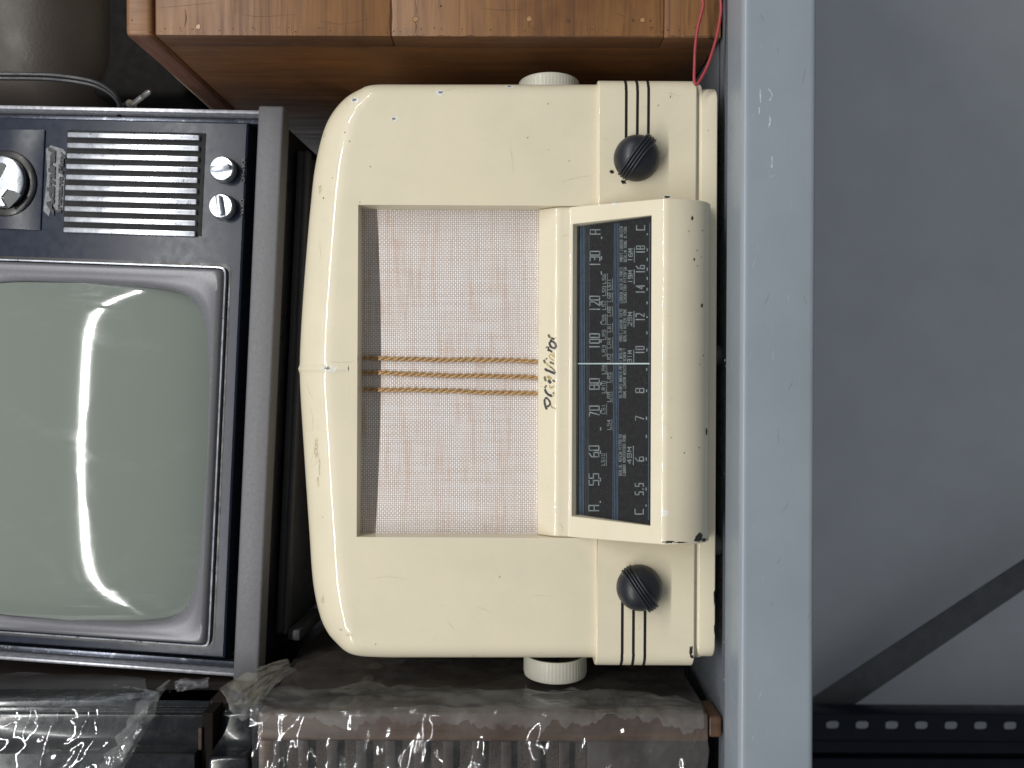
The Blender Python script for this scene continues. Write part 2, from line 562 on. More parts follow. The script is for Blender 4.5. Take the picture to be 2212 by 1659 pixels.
YF = -0.035
ZB = -657 * U * (D+YF)/D
WALLY = 0.76
shelf = tag(mesh('shelf', [(-1.2, YF+.010, ZS), (1.2, YF+.010, ZS), (1.2, WALLY-.012, ZS), (-1.2, WALLY-.012, ZS),
                           (-1.2, YF+.010, ZS-.0012), (1.2, YF+.010, ZS-.0012), (1.2, WALLY-.012, ZS-.0012), (-1.2, WALLY-.012, ZS-.0012)],
                 [(0, 1, 2, 3), (4, 5, 6, 7), (0, 1, 5, 4), (1, 2, 6, 5), (2, 3, 7, 6), (3, 0, 4, 7)], DECK), kind='structure')
# the beam: a folded lip, front face, folded return
def fold(pts, r, n=6):
    out = []
    for i, p in enumerate(pts):
        if i in (0, len(pts)-1): out.append(p); continue
        a = Vector(pts[i-1]) - Vector(p); b = Vector(pts[i+1]) - Vector(p)
        a.normalize(); b.normalize(); c = Vector(p) + (a+b)*r
        for k in range(n+1):
            t = k/n
            q = (Vector(p)+a*r)*(1-t)**2 + Vector(p)*2*t*(1-t) + (Vector(p)+b*r)*t*t
            out.append(tuple(q))
    return out
outer = fold([(YF+.032, ZS+.0012), (YF, ZS+.0012), (YF, ZB), (YF+.026, ZB)], .0045)
inner = fold([(YF+.032, ZS+.0002), (YF+.0012, ZS+.0002), (YF+.0012, ZB+.0012), (YF+.026, ZB+.0012)], .0034)
beam = prism('shelf_beam', outer + inner[::-1], 'X', -1.2, 1.2, STEEL, shelf, smooth=40)
wall = tag(mesh('wall', [(-2, WALLY, -1.5), (2, WALLY, -1.5), (2, WALLY, 1.5), (-2, WALLY, 1.5)], [(0, 1, 2, 3)], WALLM), kind='structure')

# faint rubbed marks on the beam
PALE = plain('pale_scuff', (.52, .58, .64), .5, var=.2, vscale=500)
def ribbon(pts, w, nrm, off=0.0):
    """flat ribbon through 3-D pts, width w (number or list), facing nrm"""
    n = len(pts); verts = []; faces = []
    for i, p in enumerate(pts):
        a = pts[max(0, i-1)]; b = pts[min(n-1, i+1)]
        nv = nrm[i] if isinstance(nrm, list) else nrm
        t = (b-a)
        if t.length < 1e-12: t = Vector((1, 0, 0))
        s = t.normalized().cross(nv).normalized()
        ww = w[i] if isinstance(w, list) else w
        verts += [p + s*ww/2 + nv*off, p - s*ww/2 + nv*off]
    for i in range(n-1):
        faces.append((2*i, 2*i+1, 2*i+3, 2*i+2))
    return verts, faces

beam_n = Vector((0, -1, 0)); beam_p = Vector((0, YF, 0))
for pts in ([(1642, 193), (1643, 222)], [(1660, 192), (1668, 205), (1662, 218)], [(1662, 250), (1664, 262), (1660, 275)], [(1668, 338), (1667, 362)],
            [(1640, 232), (1640, 246)]):
    P = spline([on_plane(x, y, beam_p, beam_n) for x, y in pts], 4)
    v, f = ribbon(P, [.0004 + .0009*random.random() for _ in P], beam_n, .0001)
    mesh('scuff', v, f, PALE, shelf)

rb = random.Random(11)
GRIME = plain('grime_mark', (.17, .20, .24), .6, var=.3, vscale=300)
for i in range(18):
    x0_, y0_ = rb.uniform(1622, 1752), rb.uniform(5, 1650)
    ln_, an_ = rb.uniform(4, 34), rb.uniform(-.5, .5) + (math.pi/2 if rb.random() < .75 else 0)
    pts = [(x0_ + math.cos(an_)*ln_*t + rb.uniform(-.8, .8), y0_ + math.sin(an_)*ln_*t) for t in (0, .35, .7, 1)]
    P = spline([on_plane(x, y, beam_p, beam_n) for x, y in pts], 3)
    k_ = len(P)
    v, f = ribbon(P, [rb.uniform(.00012, .00034)*math.sin(math.pi*(i_+.6)/(k_+.2)) for i_ in range(k_)], beam_n, .00008)
    mesh('scuff', v, f, PALE if rb.random() < .45 else GRIME, shelf)
deck_p = Vector((0, 0, ZS+.0013)); deck_n = Vector((0, 0, 1))
DUST = plain('dust_speck', (.50, .50, .48), .9)
for i in range(46):
    c_ = Vector((rb.uniform(-.26, .26), rb.uniform(YF+.006, YF+.034), ZS+.0014))
    r_ = rb.uniform(.0002, .0007)
    vs = [c_ + Vector((math.cos(a_)*r_*rb.uniform(.5, 1.3), math.sin(a_)*r_*rb.uniform(.5, 1.6), rb.uniform(0, .0003))) for a_ in [k*math.pi/3 for k in range(6)]]
    mesh('dust_fleck', vs, [tuple(range(6))], DUST, shelf)

# ================================================================== CREAM RADIO
xr_mid = W(1547, 800, 0)
radio = thing('table_radio', (W(1400, 801).x, .07, ZS), 'cream painted vintage table radio with dark dial, centre of the shelf', 'radio')

# --- cabinet outline (front silhouette, top of the radio is picture-left)
ctrl = [(1500, 185), (1290, 185), (1150, 185), (1000, 185), (900, 185), (815, 185), (791, 188), (749, 207), (716, 240), (695, 283),
        (678, 358), (669, 438), (660, 540), (652, 650), (647, 740), (645.5, 800), (647.5, 860), (653, 950), (660, 1060), (666, 1150), (674, 1262),
        (689, 1335), (708, 1373), (732, 1397), (752, 1410), (782, 1416), (840, 1418), (900, 1418), (1000, 1418), (1150, 1418), (1290, 1418), (1500, 1418)]
cp = [Vector((W(x, y, .0125).x, 0, W(x, y, .022).z)) for x, y in ctrl]
dense = spline(cp, 24)
XRIDGE = W(660, 797, .02).x
# resample
acc = [0]
for a, b in zip(dense, dense[1:]): acc.append(acc[-1] + (b-a).length)
def at_len(s):
    import bisect
    i = min(max(bisect.bisect_left(acc, s), 1), len(acc)-1)
    t = (s-acc[i-1])/max(acc[i]-acc[i-1], 1e-12)
    return dense[i-1].lerp(dense[i], t)
samples = []
s = 0.0
while s < acc[-1]:
    p = at_len(s); samples.append(p)
    near = abs(p.x - XRIDGE) < .009 and p.z > .08
    s += .0005 if near else .0032
samples.append(dense[-1])
N = len(samples)
norms = []
for i in range(N):
    a = samples[max(0, i-2)]; b = samples[min(N-1, i+2)]
    t = (b-a).normalized()
    norms.append(Vector((t.z, 0, -t.x)) * 1.0)
# outward check
cx = sum((p.x for p in samples))/N; czz = sum((p.z for p in samples))/N
for i in range(N):
    if norms[i].dot(samples[i]-Vector((cx, 0, czz))) < 0: norms[i] = -norms[i]
BACKY = .150
def cabinet_ring(kind, par):
    out = []
    for i in range(N):
        nz = max(0.0, norms[i].z)
        r = .013 + .015*nz
        if kind == 'back':
            y, ins = par, 0.0; nn = norms[i]
        elif kind == 'arc':
            ins = r*(1-math.cos(par)); y = r*(1-math.sin(par)); nn = norms[i]*math.cos(par) + Vector((0, -1, 0))*math.sin(par)
        else:
            ins = r + par*nz*nz + .0015; y = 0.0; nn = Vector((0, -1, 0))
        p = samples[i] - norms[i]*ins
        p = Vector((p.x, y, p.z))
        if samples[i].z > .08:
            d = p.x - XRIDGE
            p = p + nn*(.0010*math.exp(-(d/.0021)**2))
        # flatten ends
        out.append(p)
    return out
rings = [cabinet_ring('back', BACKY), cabinet_ring('back', .09), cabinet_ring('back', .045)]
for k in range(0, 13): rings.append(cabinet_ring('arc', math.pi/2*k/12))
for e in (.003, .006, .0085): rings.append(cabinet_ring('front', e))
verts = [p for rg in rings for p in rg]
faces = []
for j in range(len(rings)-1):
    for i in range(N-1):
        faces.append((j*N+i, j*N+i+1, (j+1)*N+i+1, (j+1)*N+i))
L = len(rings)
faces.append(tuple(range(N)))                          # back
faces.append(tuple((L-1)*N+i for i in range(N)))       # front
faces.append(tuple(j*N for j in range(L)) + tuple(j*N+N-1 for j in range(L-1, -1, -1)))   # bottom
cabinet = mesh('cabinet', verts, faces, CREAM, radio, 40)

ZW0 = W(772, 800).z                 # top of the grille opening
XW1 = W(900, 443).x; XW0 = W(900, 1160.5).x
cutter = box('cutter', (XW0, XW1), (-.02, .024), (ZW0, W(1512, 800).z), None)
cut(cabinet, [cutter], bevel=.0006)

# --- lower band with rounded ends
def rounded_section(x0, x1, yf, yb, r, off=0.0, n=10):
    x0 -= off; x1 += off; yf -= off; r += off
    pts = [(x0, yb)]
    for k in range(n+1):
        a = math.pi/2*k/n
        pts.append((x0 + r - r*math.cos(a), yf + r - r*math.sin(a)))
    for k in range(n+1):
        a = math.pi/2*k/n
        pts.append((x1 - r + r*math.sin(a), yf + r - r*math.cos(a)))
    pts.append((x1, yb))
    return pts
BYF = -.003
bx0, bx1 = W(1400, 1437, .006).x, W(1400, 175, .006).x
zb0, zb1 = W(1503.5, 800, BYF).z, W(1290, 800, BYF).z
sec = rounded_section(bx0, bx1, BYF, .148, .011)
band = prism('lower_band', sec, 'Z', zb0, zb1, CREAM, radio, bevel=.0011, seg=3, bev_angle=60)
cutter2 = box('cutter', (XW0, XW1), (-.02, .024), (ZW0, W(1540, 800).z), None)
cut(band, [cutter2], bevel=0)
# --- recessed line and plinth
px0, px1 = W(1520, 1420, .006).x, W(1520, 190, .006).x
zp0, zp1 = W(1547, 800, 0).z, W(1510, 800, 0).z
recess = prism('base_groove', rounded_section(px0, px1, .0035, .146, .010), 'Z', zp0+.002, zb0+.001, CREAM, radio)
plinth = prism('plinth', rounded_section(px0, px1, -.001, .147, .011), 'Z', zp0, zp1, CREAM, radio, bevel=.001, seg=3, bev_angle=60)
for fx in (W(1550, 765).x, W(1550, 1185).x):
    for fy in (.014, .13):
        lathe('foot', (fx, fy, ZS), (0, 0, 1), [(.0065, 0), (.007, .001), (.0068, zp0-ZS+.0005)], FOOTRUB, radio, 20)

# --- black painted grooves, three at each end
def groove(xc, right_end, y_end):
    zc = W(xc, 800, BYF).z
    z0, z1 = zc-.00085, zc+.00085
    full = rounded_section(bx0, bx1, BYF, .09, .011, .00022, 14)
    lim = W(xc, y_end, BYF).x
    if right_end: pts = [p for p in full if p[0] > lim]; pts = [(lim, BYF-.00022)] + pts
    else: pts = [p for p in full if p[0] < lim]; pts = pts + [(lim, BYF-.00022)]
    v, f = [], []
    for p in pts:
        w = random.uniform(-.00009, .00009)
        v += [(p[0], p[1], z0+w), (p[0], p[1], z1+w)]
    for i in range(len(pts)-1): f.append((2*i, 2*i+1, 2*i+3, 2*i+2))
    return mesh('painted_groove', v, f, BLACKLINE, radio, 60)
for xc in (1349.5, 1374, 1398): groove(xc, True, 318)
for xc in (1346.5, 1371, 1395.5): groove(xc, False, 1290)

# --- dial housing
def zy(x, Y): return W(x, 800, Y).z
RY = -.031
A = Vector((0, .0010, zy(1233, .0010))); B = Vector((0, RY, zy(1437, RY)))
def fillet(p, q, r, d, n=8):
    p, q, r = Vector(p), Vector(q), Vector(r)
    a = q + (p-q).normalized()*d; b = q + (r-q).normalized()*d
    return [tuple(a*(1-t)**2 + q*2*t*(1-t) + b*t*t) for t in [k/n for k in range(n+1)]]
prof = [(.0235, zy(1160, .0235)), (.0095, zy(1163, .0095))]
prof += fillet((.0095, zy(1163, .0095)), (.0024, zy(1202, .0024)), (.0018, zy(1227, .0018)), .0028)
prof += [(.0018, zy(1227, .0018)), (A.y, A.z)]
n_r = 12
# round nose from the dial plane back to the plinth
zend = zy(1531, -.0035)
tip = (RY, B.z)
prof += fillet((A.y, A.z), (RY, B.z), (RY+.0002, B.z-.006), .0022)
for k in range(n_r+1):
    a = math.pi/2*k/n_r
    if k: prof.append((-.0035 + (RY+.0001+.0035)*math.cos(a)**1.05, B.z-.0028 + (zend-B.z+.0028)*math.sin(a)))
prof += [(.0235, zend)]
housing = prism('dial_housing', prof, 'X', XW0+.0002, XW1-.0002, CREAM, radio, bevel=.0008, seg=3, smooth=32, bev_angle=70)
xc_h = (XW0+XW1)/2
for v in housing.data.vertices:
    if v.co.y < 0: v.co.x = xc_h + (v.co.x-xc_h)*(1-.018*min(1, -v.co.y/.031))
tdir = (B-A).normalized()                  # down the dial
dn = Vector((0, tdir.z, -tdir.y)); dn = dn if dn.y < 0 else -dn     # out of the dial
def s_at(xi):
    p = on_plane(xi, 800, A, dn); return (p-A).dot(tdir)
s0, s1 = s_at(1237), s_at(1406)
dx1 = on_plane(1320, 475, A, dn).x; dx0 = on_plane(1320, 1125, A, dn).x
def dial_box(name, x, s, d, mat, parent=None):
    xf = Matrix((Vector((1, 0, 0)), dn, tdir)).transposed().to_4x4(); xf.translation = A
    return box(name, x, d, s, mat, parent, xf=xf)
cor = [on_plane(x, y, A, dn) for x, y in ((1237.5, 484), (1407, 465), (1404.5, 1136), (1235, 1115))]
vv = [p - dn*.012 for p in cor] + [p + dn*.01 for p in cor]
cutter3 = mesh('cutter', vv, [(0, 1, 2, 3), (4, 5, 6, 7), (0, 1, 5, 4), (1, 2, 6, 5), (2, 3, 7, 6), (3, 0, 4, 7)], None)
cut(housing, [cutter3], bevel=.0005)
drop(cutter, cutter2, cutter3)

# --- dial plate, print, pointer, glass
def tilted_plate(name, d_top, d_bot, th, mat):
    c_ = [cor[0] - dn*d_top, cor[1] - dn*d_bot, cor[2] - dn*d_bot, cor[3] - dn*d_top]
    m_ = sum(c_, Vector())/4
    c_ = [m_ + (p-m_)*.9985 for p in c_]
    vv = c_ + [p - dn*th for p in c_]
    return mesh(name, vv, [(0, 1, 2, 3), (4, 5, 6, 7), (0, 1, 5, 4), (1, 2, 6, 5), (2, 3, 7, 6), (3, 0, 4, 7)], mat, radio)
DT, DB = .0085, .0030
dial = tilted_plate('dial_plate', DT, DB, .0008, DIALBLACK)
DPL = cor[0] - dn*DT
hn = ((cor[1] - dn*DB) - DPL).cross((cor[3] - dn*DT) - DPL).normalized()
frame_n = dn
if hn.dot(dn) < 0: hn = -hn
def dp(x, y, h=.00012): return on_plane(x, y, DPL + hn*h, hn)
dn = hn

GL = {  # monoline dial letters: strokes on a 0..1 by 0..1 cell
 '0': [[(0,0),(1,0),(1,1),(0,1),(0,0)]], '1': [[(.5,0),(.5,1)]], '2': [[(0,1),(1,1),(1,.55),(0,0),(1,0)]],
 '3': [[(0,1),(1,1),(1,0),(0,0)],[(.3,.52),(1,.52)]], '4': [[(.85,0),(.85,1),(0,.3),(1,.3)]],
 '5': [[(1,1),(0,1),(0,.55),(1,.55),(1,0),(0,0)]], '6': [[(.8,1),(0,.75),(0,0),(1,0),(1,.5),(0,.5)]],
 '7': [[(0,1),(1,1),(.35,0)]], '8': [[(0,0),(1,0),(1,1),(0,1),(0,0)],[(0,.52),(1,.52)]], '9': [[(0,0),(1,0),(1,1),(0,1),(0,.5),(1,.5)]],
 'A': [[(0,0),(0,1),(1,1),(1,0)],[(0,.45),(1,.45)]], 'B': [[(0,0),(0,1),(.85,1),(.85,.55),(0,.55)],[(.85,.55),(1,.5),(1,0),(0,0)]],
 'C': [[(1,1),(0,1),(0,0),(1,0)]], 'D': [[(0,0),(0,1),(.75,1),(1,.7),(1,.3),(.75,0),(0,0)]], 'E': [[(1,1),(0,1),(0,0),(1,0)],[(0,.5),(.8,.5)]],
 'G': [[(1,1),(0,1),(0,0),(1,0),(1,.45),(.6,.45)]], 'H': [[(0,0),(0,1)],[(1,0),(1,1)],[(0,.5),(1,.5)]], 'I': [[(.5,0),(.5,1)]],
 'J': [[(1,1),(1,0),(0,0),(0,.3)]], 'K': [[(0,0),(0,1)],[(1,1),(0,.45),(1,0)]], 'L': [[(0,1),(0,0),(1,0)]],
 'M': [[(0,0),(0,1),(.5,.3),(1,1),(1,0)]], 'N': [[(0,0),(0,1),(1,0),(1,1)]], 'O': [[(0,0),(1,0),(1,1),(0,1),(0,0)]],
 'P': [[(0,0),(0,1),(1,1),(1,.45),(0,.45)]], 'R': [[(0,0),(0,1),(1,1),(1,.5),(0,.5)],[(.4,.5),(1,0)]],
 'S': [[(1,1),(0,1),(0,.52),(1,.52),(1,0),(0,0)]], 'T': [[(0,1),(1,1)],[(.5,1),(.5,0)]], 'U': [[(0,1),(0,0),(1,0),(1,1)]],
 'V': [[(0,1),(.5,0),(1,1)]], 'W': [[(0,1),(.25,0),(.5,.7),(.75,0),(1,1)]], 'Y': [[(0,1),(.5,.5),(1,1)],[(.5,.5),(.5,0)]],
 'Z': [[(0,1),(1,1),(0,0),(1,0)]], '.': [[(.4,0),(.6,.08)]], "'": [[(.5,1),(.5,.75)]], ',': [[(.5,.08),(.3,-.12)]], ' ': []}

def stroke_text(name, txt, xb, ys, ye, h, w, mat, parent, mapf, nrm, underline=None):
    """text along the picture's upward direction: baseline at picture x=xb, from y=ys up to y=ye"""
    n = len(txt)
    adv = (ys-ye)/n
    cw = adv*.66
    verts, faces = [], []
    def add(P2):
        P = [mapf(x, y) for x, y in P2]
        # square ends
        v, f = ribbon(P, w*U, nrm)
        for i in range(len(P)-1):
            a, b = P[i], P[i+1]
            t = (b-a).normalized(); sd = t.cross(nrm).normalized()*w*U/2; e = t*w*U/2
            k = len(verts)
            verts.extend([a-e+sd, a-e-sd, b+e-sd, b+e+sd]); faces.append((k, k+1, k+2, k+3))
    for i, ch in enumerate(txt):
        y0 = ys - i*adv - (adv-cw)/2
        for st in GL.get(ch, []):
            add([(xb - q*h, y0 - p*cw) for p, q in st])
    if underline is not None:
        add([(xb+underline, ys), (xb+underline, ye)])
    me = bpy.data.meshes.new(name); me.from_pydata([tuple(v) for v in verts], [], faces)
    return link(name, me, mat, parent)

def dial_text(name, txt, xb, ys, ye, h, w, mat=None, underline=None, parent=None):
    return stroke_text(name, txt, xb, ys, ye, h, w, mat or DIALWHITE, parent or dial, dp, dn, underline)
KX = lambda x, y: x - K*(y-700)            # printed rows run straight along the dial
for txt, ys, ye in (('A', 508, 494), ('130', 577, 541), ('120', 674, 638), ('100', 755, 719), ('80', 843, 816), ('70', 901, 875),
                    ('60', 989, 961), ('55', 1050, 1021), ('A', 1106, 1089)):
    dial_text('dial_number', txt, KX(1295, ys), ys, ye, 21, 2.6, DIALWHITE)
def tick(x, y0, y1, w=3.0):
    v, f = ribbon([dp(x, y0), dp(x, y1)], w*U, dn); mesh('dial_tick', v, f, DIALWHITE, dial)
for y0, y1 in ((511, 516), (553, 561), (586, 593), (651, 659), (694, 700), (733, 740), (826, 832), (886, 893), (923, 930), (973, 980), (1032, 1040), (1082, 1086)):
    tick(KX(1298.5, y0), y0, y1)
for txt, ys, ye in (('LS6', 614, 591), ('LS9', 640, 617), ('LS2', 670, 649), ('LS5', 702, 679), ('LR9', 735, 712), ('LR3', 770, 745), ('LR6', 809, 787),
                    ('LR10', 850, 823), ('LS1', 895, 873), ('LS10', 1006, 979)):
    dial_text('station_code', txt, KX(1308, ys), ys, ye, 7.0, 1.15, DIALWHITE, 3.4)
for txt, ys, ye in (('LS11', 627, 602), ('LS8', 653, 632), ('LR8', 684, 662), ('LR1', 718, 698), ('LR4', 753, 729), ('LR2', 784, 764), ('LR5', 827, 804),
                    ('LRA', 869, 846), ('LS4', 929, 906)):
    dial_text('station_code', txt, KX(1319.5, ys), ys, ye, 7.0, 1.15, DIALWHITE, 3.4)
for a, b, ys, ye in (('PARIS LONDON HUIZEN', 'BERLIN ROME N.YORK', 566, 489), ('LONDON BERLIN PARIS', "SCHENECTADY PITTSB'GH", 655, 577),
                     ('PARIS LONDON TOKYO', 'BERLIN HUIZEN ROME', 738, 667), ("BS.AIRES MADRID PH'LA BERLIN", "ROME LONDON MOSCOW SCHEN'Y", 860, 752),
                     ("BERLIN, MOSCOW PITTSB'GH", 'LONDON MONTEVIDEO ROME', 1028, 938)):
    dial_text('station_name', a, KX(1344.5, ys), ys, ye, 6, .85)
    dial_text('station_name', b, KX(1353, ys), ys, ye, 6, .85)
for txt, ys, ye in (('16M', 566, 536), ('19M', 613, 583), ('25M', 706, 673), ('31M', 784, 756), ('49M', 1004, 964)):
    dial_text('band_mark', txt, KX(1365, ys), ys, ye, 8.5, 1.7, DIALWHITE, 4.5)
for txt, ys, ye in (('C', 499, 485), ('18', 549, 530), ('16', 592, 572), ('14', 636, 615), ('12', 695, 676), ('10', 766, 747), ('8', 850, 837),
                    ('7', 910, 897), ('6', 998, 985), ('5.5', 1070, 1043), ('C', 1113, 1098)):
    dial_text('dial_number', txt, KX(1391.5, ys), ys, ye, 17.5, 2.3)
for y0, y1 in ((504, 508), (536, 543), (557, 564), (578, 585), (598, 605), (622, 628), (651, 657), (683, 687), (716, 722), (752, 759), (795, 801), (841, 847), (900, 907), (939, 946), (988, 995), (1053, 1060), (1090, 1094)):
    tick(KX(1397.5, y0), y0, y1, 2.6)
def dial_line(x, mat, w):
    v, f = ribbon([dp(KX(x, 482), 482), dp(KX(x, 1124), 1124)], w*U, dn); mesh('dial_line', v, f, mat, dial)
for x in (1253, 1256.2, 1259.4, 1262.6): dial_line(x, DIALBLUE, 1.5)
for x in (1326, 1329.4, 1332.8, 1336.2): dial_line(x, DIALBLUE, 1.1)
for x in (1267, 1270, 1273): dial_line(x, DIALGREY, 1.0)
dial_line(1402.5, DIALBLUE, 1.2)
v, f = tube_mesh([dp(1247, 785.5, .0010), dp(1403.5, 785.5, .0010)], .00052, 8)
mesh('dial_pointer', v, f, POINTER, radio, 60)
dn = frame_n
tilted_plate('dial_glass', DT-.0022, DB-.0018, .0006, GLASS)

# --- grille cloth (bellied a little) and the three cords
CY = .0135
nx, nz = 40, 14
gx0, gx1 = XW0-.002, XW1+.002; gz0, gz1 = W(1175, 800, CY).z, ZW0+.004
verts, faces = [], []
for i in range(nx+1):
    for j in range(nz+1):
        u = i/nx; vv = j/nz
        verts.append((gx0+(gx1-gx0)*u, CY + .0035*(1-(2*u-1)**2), gz0+(gz1-gz0)*vv))
for i in range(nx):
    for j in range(nz):
        a = i*(nz+1)+j; faces.append((a, a+1, a+nz+2, a+nz+1))
mesh('grille_cloth', verts, faces, CLOTH, radio, 180)
def cloth_y(x):
    u = (x-gx0)/(gx1-gx0); return CY + .0035*(1-(2*u-1)**2)
for ya, yb in ((774, 780), (805, 816), (840, 850)):
    a = W(786, ya, .0155); b = W(1164, yb, .0155)
    verts, faces = [], []
    for ph in (0, math.pi):
        pts = []
        n = 170
        for k in range(n+1):
            t = k/n
            p = a.lerp(b, t)
            p.x += .00025*math.sin(t*9+ya) + .00012*math.sin(t*23+yb)
            p.y = cloth_y(p.x) - .0013
            an = ph + t*(a-b).length/.0098*2*math.pi
            pts.append(p + Vector((math.cos(an)*.00085, math.sin(an)*.0007, 0)))
        v, f = tube_mesh(pts, .00085, 8)
        k0 = len(verts); verts += v; faces += [tuple(k0+i for i in q) for q in f]
    mesh('twisted_cord', verts, faces, GOLD, radio, 60)

# --- tuning and volume knobs
def dome_knob(xc, yc, d2, flip):
    c = W(xc, yc, BYF-.004); c.y = BYF
    Rk = .0146
    prof = [(Rk*.94, .0002), (Rk*1.0, .002), (Rk*1.0, .0035)]
    for k in range(1, 15):
        a = math.pi/2*k/14
        prof.append((Rk*math.cos(a)**.9, .0035 + .0125*math.sin(a)))
    prof[-1] = (0, .016)
    kb = lathe('control_knob', c, (0, -1, 0), prof, BAKELITE, radio, 56)
    d = Vector((d2[0], 0, d2[1])).normalized(); pperp = Vector((-d.z, 0, d.x))
    for k in range(4):
        off = (k-1.5)*.0019
        pts = []
        for q in range(-16, 17):
            a = math.pi/2*q/16*.98
            ca = abs(math.cos(a))**.9
            r = Rk*math.sqrt(max(0, 1-(off/Rk)**2))
            pts.append(c + pperp*off + d*(math.sin(a)*(r+.0007)) + Vector((0, -1, 0))*(.0035 + (.0125*math.sqrt(max(0, 1-(off/Rk)**2))+.0009)*math.cos(a)**.8 if math.cos(a) > 0 else .0035))
        rb = tube('grip_rib', pts, .00095, BAKELITE, kb, 8)
        if 0 < k < 3:
            tip = [p + Vector((0, -.0002, 0)) - d*0 for p in (pts[:6] if flip else pts[-6:])]
            tube('pointer_mark', tip, .00082, plain('mark_paint', (.30, .29, .23), .6, var=.5, vscale=700) if k == 1 else bpy.data.materials['mark_paint'], kb, 8)
    return kb
dome_knob(1375.5, 341, (87, -64), True)
dome_knob(1381.5, 1270, (-85, -58), True)

# --- cream ribbed side knobs
def side_knob(c, sgn, x_in, x_out, rk):
    def rf(r, j, k):
        return r*(1-.016*(k % 3 == 0)) if j in (4, 5) else r
    h = abs(x_out-x_in)
    prof = [(rk*.90, .006), (rk*.90, .0006), (rk*.93, 0), (rk*.985, .0), (rk*.985, h*.25), (rk*.99, h*.82), (rk*.985, h*.86), (rk*.97, h*.97), (rk*.94, h), (0, h+.0006)]
    kb = lathe('side_knob', (x_in, c[1], c[2]), (sgn, 0, 0), prof, KNOBCREAM, radio, 168, 30, rf)
    lathe('shaft', (x_in-sgn*.014, c[1], c[2]), (sgn, 0, 0), [(.003, 0), (.003, .02)], BAKELITE, kb, 16)
    lathe('knob_hollow', (x_in+sgn*.0058, c[1], c[2]), (sgn, 0, 0), [(rk*.89, 0), (rk*.89, .0003)], plain('hollow_dark', (.03, .025, .018), .8), kb, 32)
side_knob((0, .052, W(1199, 1450, .052).z), -1, -.1915, -.2066, .0228)
side_knob((0, .052, W(1186, 165, .052).z), 1, .1992, .2150, .0222)

# --- wear: chips, scratches, rubbed gilt lettering laid on the real surface
bpy.context.view_layer.update()
tree = bvh_of([cabinet, band, plinth, housing])
def hit(x, y):
    loc, nrm, _, _ = tree.ray_cast(CAM, ray(x, y), 5)
    if loc is None: return None, None
    if nrm.dot(ray(x, y)) > 0: nrm = -nrm
    return loc, nrm
def blob(name, x, y, rx, ry, mat, parent, off=.00012, rot=0, n=14, rough=.35, tr=None):
    rnd = random.Random(int(x*31+y*17))
    ring = []
    hf = tr or hit
    c, cn = hf(x, y)
    if c is None: return None
    for k in range(n):
        a = 2*math.pi*k/n; q = 1 + rough*rnd.uniform(-1, 1)
        u, v = rx*q*math.cos(a), ry*q*math.sin(a)
        u, v = u*math.cos(rot)-v*math.sin(rot), u*math.sin(rot)+v*math.cos(rot)
        p, pn = hf(x+u, y+v)
        if p is None or (p-c).length > .02: continue
        ring.append(p + pn*off)
    if len(ring) < 4: return None
    vs = [c + cn*off] + ring
    fs = [(0, 1+i, 1+(i+1) % len(ring)) for i in range(len(ring))]
    me = bpy.data.meshes.new(name); me.from_pydata([tuple(p) for p in vs], [], fs)
    return link(name, me, mat, parent)
for x, y, rx, ry, m in [(1495, 471, 2.2, 4, 'd'), (1517, 498, .9, 1, 'd'), (1516, 660, 1.8, 4, 'd'), (1499, 560, 1.4, 2.5, 'd'), (1505, 541, .9, 1, 'd'), (1526, 933, 1.6, 6, 'd'),
                        (1519, 768, 1, 1.3, 'd'), (1511, 787, .9, 1, 'd'), (1450, 945, .9, 1, 'd'), (1510, 967, 1, 1.2, 'd'), (1478, 978, 1, 1.4, 'd'),
                        (1508, 1162, 7, 9, 'd'), (1521, 1166, 4, 3, 'd'), (1443, 1170.5, 10, 2.4, 'd'), (1470, 1171.5, 12, 1.2, 'd'), (1440, 427.5, 7.5, 4, 'w'), (1441, 425.6, 6, 2.2, 'd'),
                        (1327, 440, 5, 2.2, 'w'), (1436, 1108, 5, 4.5, 'w'), (1321, 371, 4.2, 3.4, 'd'), (1347, 393, 4.3, 4, 'd'), (952, 200, 6.5, 4.2, 'w'), (951, 199.6, 3.6, 2.2, 'g'),
                        (852, 257, 5.2, 3.2, 'w'), (851, 256.6, 3, 2.1, 'g'), (768, 217, 6, 4.6, 'w'), (765, 216, 3.4, 2.8, 'g'), (1101, 187.6, 6.5, 2.2, 'w'), (1100, 187, 3, 1.2, 'g'),
                        (710, 796.5, 12, 5.5, 'w'), (707, 795, 4, 2, 'g'), (1493, 1405, 3.2, 8, 'd'), (1494, 1418, 3, 3, 'd'), (1545, 1330, 1.8, 10, 'd'), (1544, 1360, 2.0, 9, 'd'), (1543, 1290, 1.6, 14, 'd'),
                        (1546, 1140, 1.6, 12, 'd'), (700, 290, 2.4, 6, 's'), (691, 408, 3, 8, 's'), (736, 1360, 4, 2, 's'), (754, 1371, 6, 2.2, 's'), (745, 286, 1, 1.2, 'd'), (699, 428, 1, 1.4, 'd'),
                        (755, 305, .9, 1, 'g'), (800, 360, .9, 1, 'g'), (1024, 1417, 5, .8, 's'), (683, 968, 3.5, 22, 's'), (690, 1010, 1.6, 16, 's'), (687, 1040, 2, 10, 's'),
                        (697, 1295, 2.5, 7, 's'), (676, 1300, 1.5, 4, 's'), (1448, 209, .8, 2.5, 'g')]:
    kk = 1.35 if m in 'wg' else 1.15
    blob('paint_chip', x, y, rx*kk, ry*kk, {'d': CHIPDARK, 'w': CHIPWHITE, 'g': CHIPGREY, 's': STAIN}[m], radio, {'d': .00016, 'w': .0001, 'g': .0002, 's': .00006}[m])
